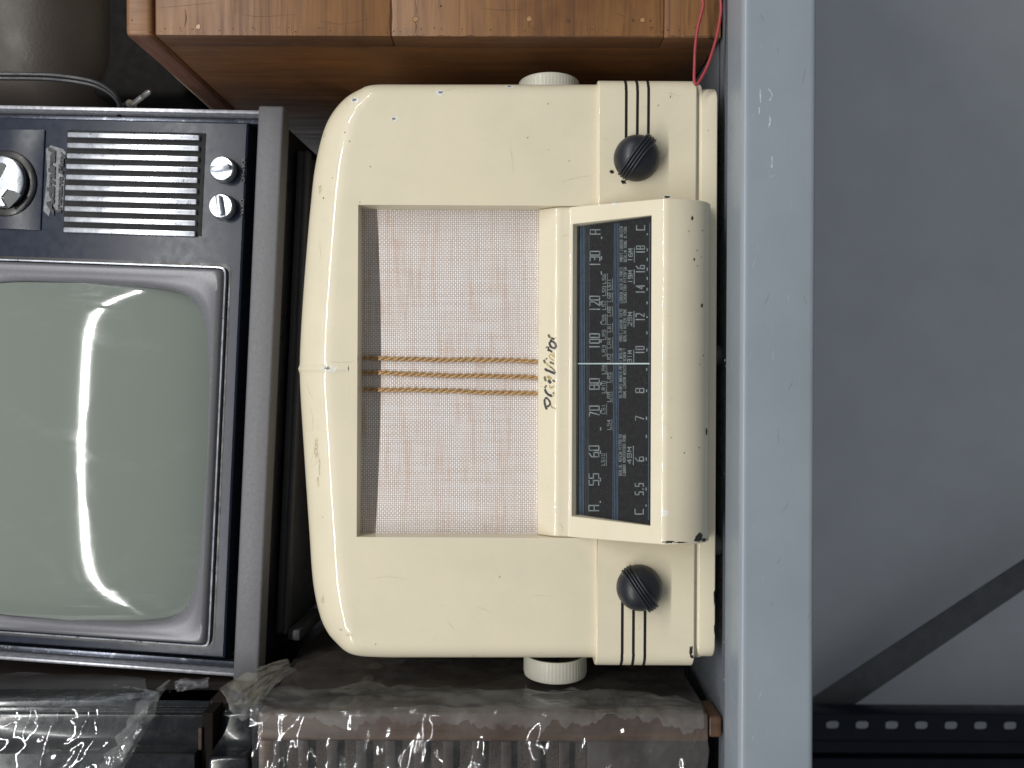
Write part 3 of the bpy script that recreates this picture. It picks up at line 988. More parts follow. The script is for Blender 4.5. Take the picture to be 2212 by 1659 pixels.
def scratch(pts, w, mat, parent, tr=None):
    hf = tr or hit
    P, Nn = [], []
    for q in spline([Vector((x, y, 0)) for x, y in pts], 6):
        p, n = hf(q.x, q.y)
        if p is None: continue
        P.append(p); Nn.append(n)
    if len(P) < 2: return
    k = len(P)
    ws = [w*U*max(.15, math.sin(math.pi*(i+.5)/k)) for i in range(k)]
    v, f = ribbon(P, ws, Nn, .00008)
    mesh('scratch', v, f, mat, parent)
for pts, w in [([(709, 781), (735, 783), (765, 781)], 1.3), ([(1448, 190), (1451, 205), (1453, 214)], .9), ([(1437, 200), (1452, 203), (1470, 207)], .9), ([(1210, 395), (1240, 385), (1275, 380)], .9),
               ([(1420, 350), (1435, 338), (1448, 318)], .8), ([(662, 825), (670, 850), (677, 862)], 1.2), ([(670, 880), (676, 905), (674, 935)], 1.0), ([(965, 1340), (975, 1352), (983, 1362)], 1.0),
               ([(1378, 1350), (1383, 1355), (1377, 1363)], 1.0), ([(1432, 1291), (1440, 1294), (1446, 1297)], .9), ([(1430, 1428), (1450, 1429), (1475, 1428)], .8), ([(1555, 1), (1556, 2)], .5),
               ([(960, 196), (985, 190)], .8), ([(795, 1130), (815, 1138), (860, 1141)], .6), ([(690, 520), (694, 560)], .9), ([(800, 1250), (840, 1246), (880, 1251)], .8),
               ([(1100, 300), (1106, 340), (1110, 380)], .6), ([(1030, 1310), (1060, 1322)], .8), ([(1212, 512), (1224, 508), (1230, 509)], 1.1), ([(1206, 1130), (1214, 1136), (1216, 1150)], 1.4),
               ([(670, 1003), (678, 980), (690, 960)], .9), ([(673, 1010), (686, 995), (690, 975)], .9), ([(1445, 860), (1452, 862), (1458, 865)], .8), ([(748, 213), (750, 222), (752, 232)], .8),
               ([(770, 195), (762, 210)], .8), ([(1135, 1290), (1170, 1286), (1200, 1290)], .6)]:
    scratch(pts, w*.8, STAIN, radio)

# hand-lettered maker's script, half rubbed away
def zq(x, y): return (1141.1 + x*.1257, 702.2 + y*.1257)
for m, w, pts in [('d', 36, [(322, 1452), (300, 1400), (282, 1330), (284, 1268)]), ('d', 30, [(284, 1262), (320, 1256), (362, 1300), (378, 1350), (352, 1388), (325, 1400)]),
                  ('g', 22, [(380, 1360), (405, 1405), (440, 1425), (478, 1440)]), ('o', 14, [(400, 1400), (415, 1425)]),
                  ('o', 34, [(315, 1035), (292, 1068), (288, 1085)]), ('d', 36, [(288, 1095), (300, 1140), (335, 1185), (380, 1210), (412, 1215)]),
                  ('g', 16, [(400, 1232), (435, 1215), (455, 1185)]), ('o', 22, [(448, 1155), (430, 1170), (440, 1185)]),
                  ('o', 38, [(288, 880), (286, 925), (310, 960)]), ('g', 46, [(320, 885), (365, 905), (392, 935)]), ('d', 42, [(340, 948), (372, 975), (386, 1005)]),
                  ('g', 26, [(365, 1035), (385, 1075), (430, 1060), (440, 1040)]), ('o', 32, [(418, 940), (440, 960), (468, 962)]),
                  ('d', 36, [(290, 742), (305, 768), (360, 790), (425, 818), (470, 832)]), ('o', 22, [(468, 826), (445, 775), (405, 735), (370, 712)]), ('g', 34, [(380, 715), (345, 688), (312, 660)]),
                  ('o', 36, [(272, 595), (280, 630), (300, 655)]), ('o', 30, [(368, 632), (400, 648), (445, 668)]), ('o', 34, [(308, 566), (320, 592)]),
                  ('g', 18, [(445, 612), (398, 585), (364, 540), (370, 512), (395, 505), (430, 530), (452, 566)]),
                  ('d', 34, [(332, 440), (350, 420), (345, 370)]), ('d', 30, [(345, 425), (380, 440), (412, 465)]), ('o', 34, [(312, 372), (322, 392)]), ('g', 18, [(415, 470), (445, 495), (458, 540)]),
                  ('d', 34, [(376, 285), (368, 320), (392, 372), (440, 396), (472, 380), (470, 335), (440, 296), (405, 280), (376, 285)]), ('d', 30, [(385, 285), (398, 245)]),
                  ('o', 36, [(352, 158), (358, 195), (385, 215)]), ('d', 30, [(392, 215), (428, 238), (452, 240)]), ('g', 18, [(452, 232), (476, 208)])]:
    P, Nn = [], []
    for q in spline([Vector((*zq(x, y), 0)) for x, y in pts], 5):
        p, n = hit(q.x, q.y)
        if p: P.append(p); Nn.append(n)
    k = len(P)
    rnd = random.Random(len(P)+w)
    ws = [w*.1257*U*1.3*(rnd.uniform(.72, 1.12))*(1 if 0 < i < k-1 else .55) for i in range(k)]
    v, f = ribbon(P, ws, Nn, .00012 if m != 'd' else .00016)
    mesh('script_stroke', v, f, {'d': GILTDARK, 'o': GILTOLIVE, 'g': GILT}[m], housing)

# ================================================================== TELEVISION
TVN = plain('tv_dark_panel', (.024, .030, .050), .24, var=.12, vscale=60, bump=.03, bscale=300, rvar=.04, spec=.22)
TVBLACK = plain('tv_black', (.006, .006, .008), .35, var=.3)
TAUPE = plain('tv_taupe', (.135, .133, .145), .5, var=.08, vscale=300, bump=.08, bscale=900)
TVBEZ = plain('tv_silver_bezel', (.20, .20, .22), .40, metal=.25, var=.06, vscale=500, bump=.05, bscale=2400, rvar=.05)
CHROME = worn_chrome('worn_chrome')
CHROME2 = worn_chrome('chrome_trim', (.55, .58, .64), (.10, .11, .13), .60)
STRIP = worn_chrome('pewter_strip', (.11, .12, .15), (.30, .30, .32), .58)
SCREEN = screen_mat()
EDGE = plain('tv_pale_edge', (.50, .51, .56), .35, metal=.4, var=.25, vscale=250)

tv_p = W(560, 845, .07)
ROLL, LEAN = R(2.56) - K, R(4.0)
tv_rot = Matrix.Rotation(ROLL, 4, 'Y') @ Matrix.Rotation(-LEAN, 4, 'X')
TVM = Matrix.Translation(tv_p) @ tv_rot
TVI = TVM.inverted()
tvn = (tv_rot @ Vector((0, -1, 0))).normalized()
tv = thing('television', (0, 0, 0), 'small old television with grey-green screen and silver speaker bars', 'television')
def tl(x, y, d=0.0):
    """picture point -> television's own frame, on its front plane pushed d back"""
    return TVI @ on_plane(x, y, TVM @ Vector((0, d, 0)), tvn)
# the shell
uL = tl(480, 1456).x; uR = tl(480, 240).x
vB0 = tl(590, 845, -.004).z
vLipT = tl(537.5, 845, -.004).z; vLipB = tl(592, 845, -.004).z
vTop = tl(-230, 845).z
# shell as an open-fronted hood: left, right, top walls and the bottom lip
def tvbox(name, x, y, z, mat, bevel=.0, parent=None, seg=2): return box(name, x, y, z, mat, parent or tv, bevel, seg)
WT = .0030
tvbox('casing_side', (uL, uL+WT), (-.004, .30), (vLipT-.004, vTop), EDGE, .0012)
tvbox('casing_side', (uR-WT, uR), (-.004, .30), (vLipT-.004, vTop), EDGE, .0012)
tvbox('casing_top', (uL, uR), (-.003, .30), (vTop, vTop+.006), TAUPE, .0015)
tvbox('bottom_lip', (uL-.0005, uR+.0015), (-.010, .004), (vLipB, vLipT), TAUPE, .0018, seg=3)
tvbox('chassis', (uL+WT, uR-WT), (.022, .30), (vLipT-.004, vTop), TVBLACK, .0)
tvbox('underside', (uL+.012, uR-.010), (.005, .29), (vLipB+.0015, vLipT-.0045), TVBLACK, .001)  # black colour stands for the shade beneath the set
# black recess floor behind the panel, then the metal strips and the panel itself
vPan0 = tl(510, 845).z
pL = tl(470, 1421).x; pR = tl(470, 263).x
sL0, sL1 = tl(470, 1441).x, tl(470, 1426).x
tvbox('side_strip', (uR-WT-.0052, uR-WT-.0018), (.0025, .021), (vLipT-.002, vTop-.001), STRIP, .0008)
tvbox('side_strip', (uL+WT+.0018, uL+WT+.0058), (.0025, .021), (vLipT-.002, vTop-.001), STRIP, .0008)
# base foot
fz0 = vLipB - .0005
tvbox('base_foot', (tl(640, 1352, .04).x, tl(640, 342, .04).x), (.020, .26), (vLipB-.006, vLipB-.0004), plain('tv_foot', (.03, .032, .038), .5), .001)
fm = bpy.data.materials['tv_foot']
tvbox('foot_rail', (tl(640, 1352, .04).x, tl(640, 342, .04).x), (.018, .026), (vLipB-.010, vLipB-.0062), fm, .001)
tvbox('foot_hook', (tl(640, 1358, .04).x-.002, tl(640, 1340, .04).x), (.018, .075), (vLipB-.020, vLipB-.0102), fm, .0015)

# screen bezel
bo = [tl(493, 575), tl(459, 1396)]
bxL, bxR = tl(440, 1396).x, tl(440, 574).x
bzB = tl(476, 980).z
scx = (tl(150, 1337).x + tl(150, 613).x)/2
sa = (tl(150, 613).x - tl(150, 1337).x)/2
sbB = tl(444, 975).z
sb = sa*.79
scz = sbB + sb
bzT = scz + (scz-bzB)
vTop = max(vTop, bzT+.008)
def panel_with_opening():
    o = [(pL, vPan0), (pR, vPan0), (pR, vTop-.001), (pL, vTop-.001)]
    i_ = [(bxL-.0005, bzB-.0005), (bxR+.0005, bzB-.0005), (bxR+.0005, bzT+.0005), (bxL-.0005, bzT+.0005)]
    bv = .0012
    o1 = [(pL+bv, vPan0+bv), (pR-bv, vPan0+bv), (pR-bv, vTop-bv), (pL+bv, vTop-bv)]
    v = [(x, .022, z) for x, z in o] + [(x, bv, z) for x, z in o] + [(x, 0, z) for x, z in o1] + [(x, 0, z) for x, z in i_] + [(x, .022, z) for x, z in i_]
    f = []
    for r_ in range(4):
        for k in range(4):
            k2 = (k+1) % 4
            f.append((4*r_+k, 4*r_+k2, 4*r_+4+k2, 4*r_+4+k))
    return mesh('face_panel', v, f, TVN, tv, 30)
panel_with_opening()
def sup(a, b, e, th):
    c, s_ = math.cos(th), math.sin(th)
    if e == 5.0:                      # picture-tube outline: bowed sides, tight corners
        u = math.copysign(abs(c)**(2/8.5), c); v = math.copysign(abs(s_)**(2/8.5), s_)
        return (u*a*(1-.035*v*v), v*b*(1-.055*u*u))
    return (math.copysign(abs(c)**(2/e), c)*a, math.copysign(abs(s_)**(2/e), s_)*b)
def bezel_ring(kind, n=160, d=0.0, grow=0.0):
    out = []
    for k in range(n):
        th = 2*math.pi*k/n
        if kind == 'rect':
            u, v = sup((bxR-bxL)/2+grow, (bzT-bzB)/2+grow, 60, th)
            out.append(Vector(((bxL+bxR)/2+u, d, scz+v)))
        else:
            u, v = sup(sa+grow, sb+grow, 5.0, th)
            out.append(Vector((scx+u, d, scz+v)))
    return out
def loft(name, rings_, mat, parent, smooth=50, close=False):
    n = len(rings_[0]); v = [p for r_ in rings_ for p in r_]; f = []
    for j in range(len(rings_)-1):
        for i in range(n):
            k = (i+1) % n
            f.append((j*n+i, j*n+k, (j+1)*n+k, (j+1)*n+i))
    return mesh(name, v, f, mat, parent, smooth)
r_out = bezel_ring('rect', d=-.0015, grow=-.0022)
r_mid = bezel_ring('rect', d=-.0060, grow=-.0040)
r_mid2 = bezel_ring('rect', d=-.0066, grow=-.0062)
r_base = bezel_ring('rect', d=.003, grow=-.0022)
r_in0 = bezel_ring('sup', d=-.0022, grow=.0030)
r_in1 = bezel_ring('sup', d=.0010, grow=.0006)
r_in2 = bezel_ring('sup', d=.0090, grow=.0)
def lerp_ring(a, b, t, bulge=0): return [p.lerp(q, t)+Vector((0, bulge, 0)) for p, q in zip(a, b)]
rings_b = [r_base, r_out, r_mid, r_mid2, lerp_ring(r_mid2, r_in0, .35, .0004), lerp_ring(r_mid2, r_in0, .7, .0002), r_in0, r_in1, r_in2]
loft('screen_bezel', rings_b, TVBEZ, tv, 60)
# chrome trim round the bezel
t0 = bezel_ring('rect', d=.001, grow=-.0018); t1 = bezel_ring('rect', d=-.0030, grow=-.0016); t2 = bezel_ring('rect', d=-.0028, grow=-.0006); t3 = bezel_ring('rect', d=.001, grow=-.0002)
loft('bezel_trim', [t0, t1, t2, t3], CHROME2, tv, 40)
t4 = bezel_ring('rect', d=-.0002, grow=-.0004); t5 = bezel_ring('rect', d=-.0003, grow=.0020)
loft('trim_painted_shadow', [t4, t5], TVBLACK, tv, 40)  # flat black ring painted as shadow around the trim, no real gap
# picture tube
verts, faces = [], []
NR, NA = 26, 128
for j in range(NR+1):
    q = (j/NR)
    for k in range(NA):
        th = 2*math.pi*k/NA
        u, v = sup(sa+.001, sb+.001, 5.0, th)
        u *= q; v *= q
        sag = .0040*(u/sa)**2 + .0065*(v/sb)**2 + .0065*(u/sa)**8 + .006*(v/sb)**6
        verts.append((scx+u, -.0105 + sag - .055*v, scz+v))
for j in range(NR):
    for k in range(NA):
        k2 = (k+1) % NA
        faces.append((j*NA+k, j*NA+k2, (j+1)*NA+k2, (j+1)*NA+k))
mesh('screen', verts, faces, SCREEN, tv, 180)

# speaker bars over a dark recess
rec0 = tl(146, 284); rec1 = tl(430, 507)
spk = tvbox('speaker_recess', (min(rec0.x, rec1.x)-.001, max(rec0.x, rec1.x)+.001), (-.0004, .004), (rec1.z-.002, rec0.z+.0), plain('tv_speaker_black', (.012, .012, .014), .7, bump=.6, bscale=1500), .0003)
for i in range(10):
    pa = tl(151 - i*1.0, 292 + i*22.9); pb = tl(434 - i*1.0, 301 + i*22.8)
    xm = (pa.x+pb.x)/2
    tvbox('speaker_bar', (xm-.0019, xm+.0019), (-.0030, .0), (pb.z, pa.z), CHROME, .0007)
# small control knobs
def tv_knob(x, y, ang):
    c = tl(x, y, -.0075); c.y = 0
    rr = 27*U*1.14
    kb = lathe('tv_control', c, (0, -1, 0), [(rr*1.07, 0), (rr*1.07, .0006), (rr*1.02, .0008), (rr*1.02, .0022)], TVBLACK, tv, 40)
    lathe('knob_cap', c, (0, -1, 0), [(rr*1.0, .0024), (rr*1.0, .0070), (rr*.90, .0082), (rr*.3, .0080), (0, .0079)], CHROME2, kb, 40)
    xf = Matrix.Translation(c) @ Matrix.Rotation(ang, 4, 'Y')
    box('knob_grip', (-rr*.22, rr*.22), (-.0112, -.0080), (-rr*.80, rr*.80), CHROME2, kb, .001, 2, xf)
tv_knob(479, 364, R(-9)); tv_knob(477, 445, R(78))
# channel selector
pa, pb = tl(99, 281), tl(90, 498)
tvbox('selector_plate', (min(pa.x, pb.x), max(pa.x, pb.x)), (-.0012, .001), ((pa.z+pb.z)/2, tl(-140, 390).z), TVN, .0007)
cs = tl(-3, 391, -.0085); cs.y = 0
r1, r2 = 73*U*1.14, 56*U*1.12
sel = lathe('channel_selector', cs, (0, -1, 0), [(r1, .0008), (r1, .0022), (r1*.96, .003), (r1*.80, .003), (r2*1.04, .0022), (r2*1.04, .0045), (r2*.4, .0045), (0, .0045)], TVBLACK, tv, 64)
lathe('selector_cap', cs, (0, -1, 0), [(r2*1.0, .0046), (r2*1.0, .0078), (r2*.95, .0084), (r2*.3, .0085), (0, .0085)], CHROME2, sel, 64)
def sel_patch(pts, mat, d):
    vs = []
    for x, y in pts:
        q = tl(x, y, -.0087); vs.append((q.x, -d, q.z))
    mesh('selector_inlay', vs, [tuple(range(len(vs)))], mat, sel)
GREYIN = plain('selector_grey', (.10, .105, .11), .4, var=.2)
sel_patch([(0, 351), (10, 353), (14, 357), (0, 384), (-30, 400), (-30, 360)], GREYIN, .0087)
sel_patch([(6, 424), (18, 409), (28, 411), (45, 421), (36, 433), (18, 450), (12, 447)], GREYIN, .0087)
sel_patch([(2, 426), (16, 408), (18, 409), (5, 427)], TVBLACK, .0089); sel_patch([(5, 427), (18, 450), (15, 452), (2, 428)], TVBLACK, .0089)

# raised lettering
def tv_text(name, body, start, end, size_h, mat, shear=0.0, bold=0.0, ext=.0006):
    cu = bpy.data.curves.new(name, 'FONT'); cu.body = body; cu.size = 1; cu.shear = shear; cu.offset = bold; cu.extrude = .02
    o = bpy.data.objects.new(name, cu); COL.objects.link(o)
    dg = bpy.context.evaluated_depsgraph_get(); dg.update()
    me = bpy.data.meshes.new_from_object(o.evaluated_get(dg)); drop(o)
    xs = [v.co.x for v in me.vertices]; x0, x1 = min(xs), max(xs)
    a, b = tl(*start), tl(*end)
    ln = (b-a).length; ux = (b-a).normalized(); uy = Vector((-ux.z, 0, ux.x)); uy = uy if uy.z > 0 else -uy
    hh = size_h*U*1.15/.7
    for v in me.vertices:
        px = (v.co.x-x0)/(x1-x0)*ln; py = v.co.y*hh; pz = v.co.z
        q = a + ux*px + uy*py
        v.co = (q.x, -.0004 - (ext if pz > 0 else -.0006), q.z)
    return link(name, me, mat, tv)
worn = plain('worn_patch', (.17, .18, .205), .40, var=.45, vscale=300)
def worn_patch(pts, d):
    vs = [(tl(x, y).x, -d, tl(x, y).z) for x, y in pts]
    mesh('worn_patch', vs, [tuple(range(len(vs)))], worn, tv)
worn_patch([(100, 322), (110, 314), (136, 322), (143, 330), (132, 372), (140, 385), (136, 452), (126, 460), (112, 440), (106, 468), (94, 455), (98, 420), (102, 380)], .00025)
tv_text('maker_lettering', 'Admiral', (117, 466), (121, 318), 15.5, TVBLACK, .25, .05)
tv_text('feature_lettering', 'Instant Play', (133, 459), (140, 329), 10.5, TVBLACK, .0, .035)
tv_text('control_lettering', 'VOL', (531, 364), (530, 341), 7, TVBLACK, 0, .02)
tv_text('control_lettering', 'OFF', (529, 396), (530, 374), 7, TVBLACK, 0, .02)
tv_text('control_lettering', 'VIDEO', (527, 465), (528, 430), 7, TVBLACK, 0, .02)
# chips on the lip
bpy.context.view_layer.update()
tv.matrix_world = TVM
bpy.context.view_layer.update()

# what the television stands on
zt = (TVM @ Vector((0, .15, vLipB-.0065))).z
tag(box('black_case', (W(700, 1330, .2).x, W(700, 300, .2).x), (.172, .42), (ZS+.001, zt-.012), plain('case_black', (.02, .021, .025), .5), None, .004),
    'black case behind the cream radio, carrying the television', 'case')

# ================================================================== WOODEN CABINET (picture top)
WY = .008
PINE_F = wood_mat('pine_front', 0, (.31, .148, .053), (.12, .050, .020), .45, 1.0)
PINE_T = wood_mat('pine_top', 2, (.33, .16, .062), (.15, .066, .028), .45, 1.3)
PINE_S = wood_mat('pine_side', 2, (.20, .086, .028), (.075, .031, .013), .42, .9)
PINE_E = wood_mat('pine_end_grain', 1, (.19, .085, .05), (.075, .033, .022), .6, 1.2)
PINE_B = wood_mat('pine_board_end', 2, (.20, .09, .035), (.075, .032, .016), .55, 1.4)
zt_w = W(265, 40, WY).z; zg_w = W(326, 40, WY).z
xl_w = W(800, 65, WY).x
wc = thing('wooden_cabinet', (xl_w+.2, .15, ZS), 'orange-brown worn pine cabinet with nail plugs, right of the cream radio', 'cabinet')
zbot = ZS + .0016
dk = .0030
# front boards: separate planks with visible joints
joints = [zbot] + [W(x, 40, WY).z for x in (1520, 1437, 897, 843)][::1] + [zg_w-.0009]
joints = [zbot, W(1437, 40, WY).z, W(843, 40, WY).z, zg_w-.0010]
for a, b in zip(joints, joints[1:]):
    box('front_board', (xl_w, xl_w+.42), (WY, WY+.018), (a+.00008, b-.00008), PINE_F, wc, .0011)
box('top_board', (xl_w-.0008, xl_w+.42), (WY-.0006, WY+.36), (zg_w+.0006, zt_w), PINE_T, wc, .0035, 4)
box('side_panel', (xl_w+.0012, xl_w+.016), (WY+.0183, WY+.355), (zbot, zg_w-.0004), PINE_S, wc, .0004)
box('back_panel', (xl_w+.017, xl_w+.42), (WY+.30, WY+.352), (zbot, zg_w-.001), PINE_S, wc)
box('gap_filler', (xl_w+.002, xl_w+.41), (WY+.004, WY+.018), (zg_w-.0011, zg_w+.0007), CHIPDARK, wc)
for c in wc.children:
    if c.name.startswith(('front_board', 'top_board')):
        c.data.materials.append(PINE_E if c.name.startswith('top') else PINE_B)
        for p in c.data.polygons:
            if p.normal.x < -.6: p.material_index = 1
wyaw = Matrix.Rotation(R(-1.0), 4, 'Z')
wc.matrix_world = Matrix.Translation(wc.location) @ wyaw
bpy.context.view_layer.update()
wtree = bvh_of([c for c in wc.children])
def whit(x, y):
    loc, nrm, _, _ = wtree.ray_cast(CAM, ray(x, y), 5)
    if loc is None: return None, None
    if nrm.dot(ray(x, y)) > 0: nrm = -nrm
    return loc, nrm
PLUG = plain('plug_wood', (.40, .22, .085), .6, var=.2, vscale=500)
PLUGPALE = plain('plug_filler', (.58, .40, .24), .7, var=.1)
SCR = plain('wood_scratch', (.10, .045, .02), .6, var=.3, vscale=300)
def wpart(o):
    if o is None: return
    o.matrix_parent_inverse = wc.matrix_world.inverted()
def wblob(*a, **k): wpart(blob(*a, tr=whit, **k))
def wscr(pts, w, mat=SCR):
    before = set(bpy.data.objects)
    scratch(pts, w, mat, wc, whit)
    for o in set(bpy.data.objects)-before: wpart(o)
for x, y, r, m in ((428, 58, 5, PLUGPALE), (897, 41, 5.6, PLUG), (1143, 41, 5.2, PLUG), (1388, 44, 5, PLUG), (1227, 45, 5.5, SCR), (1368, 43.5, 3.6, SCR), (1405, 45, 2.4, SCR), (952, 13, 2.4, SCR), (285, 44, 2.0, SCR)):
    if m is not SCR: wblob('plug_rim', x, y, r*1.2, r*1.2, SCR, wc, off=.00008, rough=.15)
    wblob('nail_plug', x, y, r, r, m, wc, off=.00015, rough=.2)
for pts, w in (([(897, 0), (899, 20), (898, 36)], 1.6), ([(897, 46), (899, 58), (897, 72)], 2.0), ([(846, 0), (847, 35), (845, 66)], 1.8), ([(841, 30), (842, 60), (847, 72), (848, 98)], 1.5),
               ([(1143, 46), (1142, 62)], 1.2), ([(1040, 18), (1090, 22), (1130, 20)], 1.0), ([(1330, 28), (1345, 34), (1352, 40)], 1.0), ([(1515, 0), (1517, 20), (1514, 50)], 1.2),
               ([(330, 18), (400, 12), (470, 5)], .7), ([(520, 30), (560, 36), (640, 31)], .9), ([(690, 45), (740, 52), (800, 40)], .9), ([(400, 20), (402, 40), (399, 58)], 3.2), ([(985, 82), (1010, 81)], 1.6),
               ([(1505, 105), (1494, 122), (1484, 150)], 1.4)):
    wscr(pts, w)
# dark rubbed lower edge of the front
def edge_band(x0_, x1_, seed):
    vs, fs = [], []
    n_ = int((x1_-x0_)/2.5)
    for i in range(n_+1):
        x = x0_ + (x1_-x0_)*i/n_
        dep = 2.4 + 2.6*noise.noise(Vector((x*.035, seed, 1))) + 2.2*noise.noise(Vector((x*.21, seed, 2)))
        dep = max(.35, dep)
        yb_ = 80
        for y_ in (yb_-dep, yb_):
            p, n2 = whit(x, y_)
            q = 0
            while (p is None or abs(n2.y) < .6) and q < 40:
                y_ -= .4; q += 1; p, n2 = whit(x, y_)
            if p is None: p = W(x, y_, WY)
            vs.append(p + Vector((0, -.00006, 0)))
    for i in range(n_): fs.append((2*i, 2*i+1, 2*i+3, 2*i+2))
    wpart(mesh('edge_wear', vs, fs, SCR, wc))
edge_band(334, 840, 1.0); edge_band(850, 1432, 2.0); edge_band(1442, 1552, 3.0); edge_band(275, 317, 4.0)
rnd = random.Random(4)
for i in range(60):
    x = rnd.uniform(335, 1555); wblob('edge_wear', x, 66.0 + rnd.uniform(-7, 4), rnd.uniform(.8, 2.6), rnd.uniform(.6, 2.0), SCR, wc, off=.00005, rough=.5, n=8)

# ---- cream board lying under the brown housing, and the housing
zt2 = zt_w + .0006
tag(box('cream_board', (xl_w+.0035, xl_w+.30), (.06, .32), (zt2+.0003, zt2+.0045), plain('board_cream', (.62, .58, .46), .5), None, .0015),
    'pale cream board lying on top of the wooden cabinet', 'board')
BROWN = plain('brown_plastic', (.042, .032, .025), .5, var=.12, vscale=14, bump=.35, bscale=420)
MATTEB = plain('housing_shadow_black', (.008, .0075, .007), .8, spec=.15)
hz0 = zt2 + .006
rounded_case = thing('brown_housing', (.36, .25, hz0), 'brown textured plastic housing standing on the wooden cabinet', 'housing')
HZ = .058
rounded_box('housing_shell', (.212+.15, .225, hz0+HZ+.16), (.15, .135, .16), .060, BROWN, rounded_case, 12)
box('housing_shadow_block', (.232, .50), (.125, .34), (hz0, hz0+HZ+.02), MATTEB, rounded_case, .006, 3)  # added support, coloured black to give the shadow below the housing
# black cable, plug and strap between the housing and the television
CAB = plain('cable_black', (.012, .013, .016), .4, var=.2)
P = [W(x, y, Y) for x, y, Y in ((-60, 158, .065), (0, 160, .065), (60, 160.5, .066), (120, 163, .067), (180, 171, .068), (215, 181, .069), (240, 196, .071), (254, 212, .074), (257, 228, .078), (255, 245, .085))]
cbm = tag(tube('black_cable', spline(P, 8), .00165, CAB, None, 8), 'black cable looping out beside the television', 'cable')
P2 = [p + Vector((-.0026, .0012, 0)) for p in P]
tube('cable_core', spline(P2, 8), .00165, CAB, cbm, 8)
plug = thing('audio_plug', W(282, 232, .085), 'small metal jack plug beside the television', 'plug')
a, b = W(280, 230, .085), W(325, 196, .070)
dirp = (b-a).normalized(); lp = (b-a).length
METAL = plain('plug_metal', (.42, .42, .40), .3, metal=.9, var=.15)
lathe('plug_body', a - dirp*.02, dirp, [(.0035, 0), (.0045, .004), (.0045, .020), (.0040, .0215)], CAB, plug, 20)
lathe('plug_collar', a, dirp, [(.0042, .0016), (.0042, .0026), (.0020, .0028)], METAL, plug, 20)
lathe('plug_pin', a, dirp, [(.0019, .0028), (.0019, lp*.60), (.0016, lp*.62), (.0016, lp*.66), (.0019, lp*.68), (.0019, lp*.9), (.0010, lp)], METAL, plug, 20)
sa_, sb_ = W(-40, 140, .14), W(95, 247, .13)
v, f = ribbon([sa_, sb_], .013, Vector((.15, -1, .1)).normalized())
vv = [Vector(p) for p in v] + [Vector(p)+Vector((0, .0018, 0)) for p in v]
tag(mesh('grey_strap', vv, [(0, 1, 3, 2), (4, 5, 7, 6), (0, 1, 5, 4), (1, 3, 7, 5), (3, 2, 6, 7), (2, 0, 4, 6)], plain('strap_grey', (.06, .065, .065), .35, var=.2)),
    'dark grey flat metal strap slanting down beside the television', 'strap')
sa_, sb_ = W(-30, 168, .145), W(70, 252, .135)
v, f = ribbon([sa_, sb_], .0045, Vector((.15, -1, .1)).normalized())
vv = [Vector(p) for p in v] + [Vector(p)+Vector((0, .0018, 0)) for p in v]
tag(mesh('cream_strap', vv, [(0, 1, 3, 2), (4, 5, 7, 6), (0, 1, 5, 4), (1, 3, 7, 5), (3, 2, 6, 7), (2, 0, 4, 6)], bpy.data.materials['board_cream']),
    'narrow cream strip behind the dark grey strap, beside the television', 'strip')

# ---- red wire
REDW = plain('red_insulation', (.36, .045, .055), .38, var=.15, vscale=120)
pts = [(1540, -700, .004), (1528, -300, -.004), (1521, -60, -.006), (1518, -20, -.004), (1518, 0, -.003), (1519, 12, -.003), (1514, 34, -.003), (1508, 57, -.003), (1502, 100, -.004), (1500, 145, -.006), (1499.5, 172, -.0075), (1501, 180, -.008), (1504, 182.5, -.008), (1508, 179, -.008),
       (1514, 170, -.0075), (1528, 143, -.006), (1544, 95, -.003), (1553, 57, -.001), (1557.4, 22, 0.0), (1556.5, 0, 0.0), (1553, -40, 0.0), (1550, -80, 0), (1552, -350, .002), (1556, -700, .004)]
tag(tube('red_wire', spline([W(*p) for p in pts], 8), .00098, REDW, None, 10), 'thin red insulated wire in a loop hanging before the wooden cabinet', 'wire')
pts = [(1566, 40, .012), (1563, 70, .016), (1560, 95, .022), (1557.8, 125, .03), (1556.5, 160, .034), (1554, 186, .036), (1550, 206, .038), (1545, 225, .045)]
tag(tube('red_wire', spline([W(*p) for p in pts], 8), .00105, REDW, None, 10), 'red wire running behind the cream radio at its base corner', 'wire')

# ================================================================== FILM-WRAPPED RADIO (picture bottom)
WALNUT = wood_mat('walnut', 2, (.125, .066, .036), (.042, .023, .015), .45, 1.0)
WALNUTD = wood_mat('walnut_dark', 2, (.055, .038, .032), (.022, .016, .014), .5, 1.0, wear=False)
GCLOTH = plain('brown_grille', (.05, .037, .03), .9, var=.7, vscale=900, bump=.6, bscale=1100)
FILM = film_mat('clear_film', .045, .05, .055, .035)
FILMM = film_mat('cloudy_film', .17, .05, .10, .04)
wx = W(1000, 1541, 0).x
wzT = W(556, 1541, 0).z; wzB = W(1532, 1541, 0).z
wr = thing('wrapped_radio', (wx-.1, .1, ZS), 'brown wooden radio wrapped in clear crinkled plastic film', 'radio')
box('side_panel', (wx-.012, wx-.0005), (.012, .24), (wzB, wzT), WALNUTD, wr, .0008)
box('corner_post', (W(1000, 1603, 0).x, wx), (0, .0115), (wzB, wzT), WALNUT, wr, .0025, 3)
box('top_panel', (-.60, wx-.0125), (.012, .24), (wzT-.012, wzT), WALNUTD, wr, .0008)
box('bottom_panel', (-.60, wx-.0125), (.012, .24), (wzB, wzB+.012), WALNUTD, wr, .0008)
gx = W(1000, 1604, 0).x
box('grille_cloth', (-.60, gx), (.008, .011), (W(1268, 1541).z, wzT-.010), GCLOTH, wr)
box('front_panel', (-.60, gx), (.003, .011), (wzB, W(1270, 1541).z), WALNUTD, wr, .0005)
box('top_rail', (-.60, gx), (.002, .0115), (wzT-.0095, wzT), WALNUT, wr, .001)
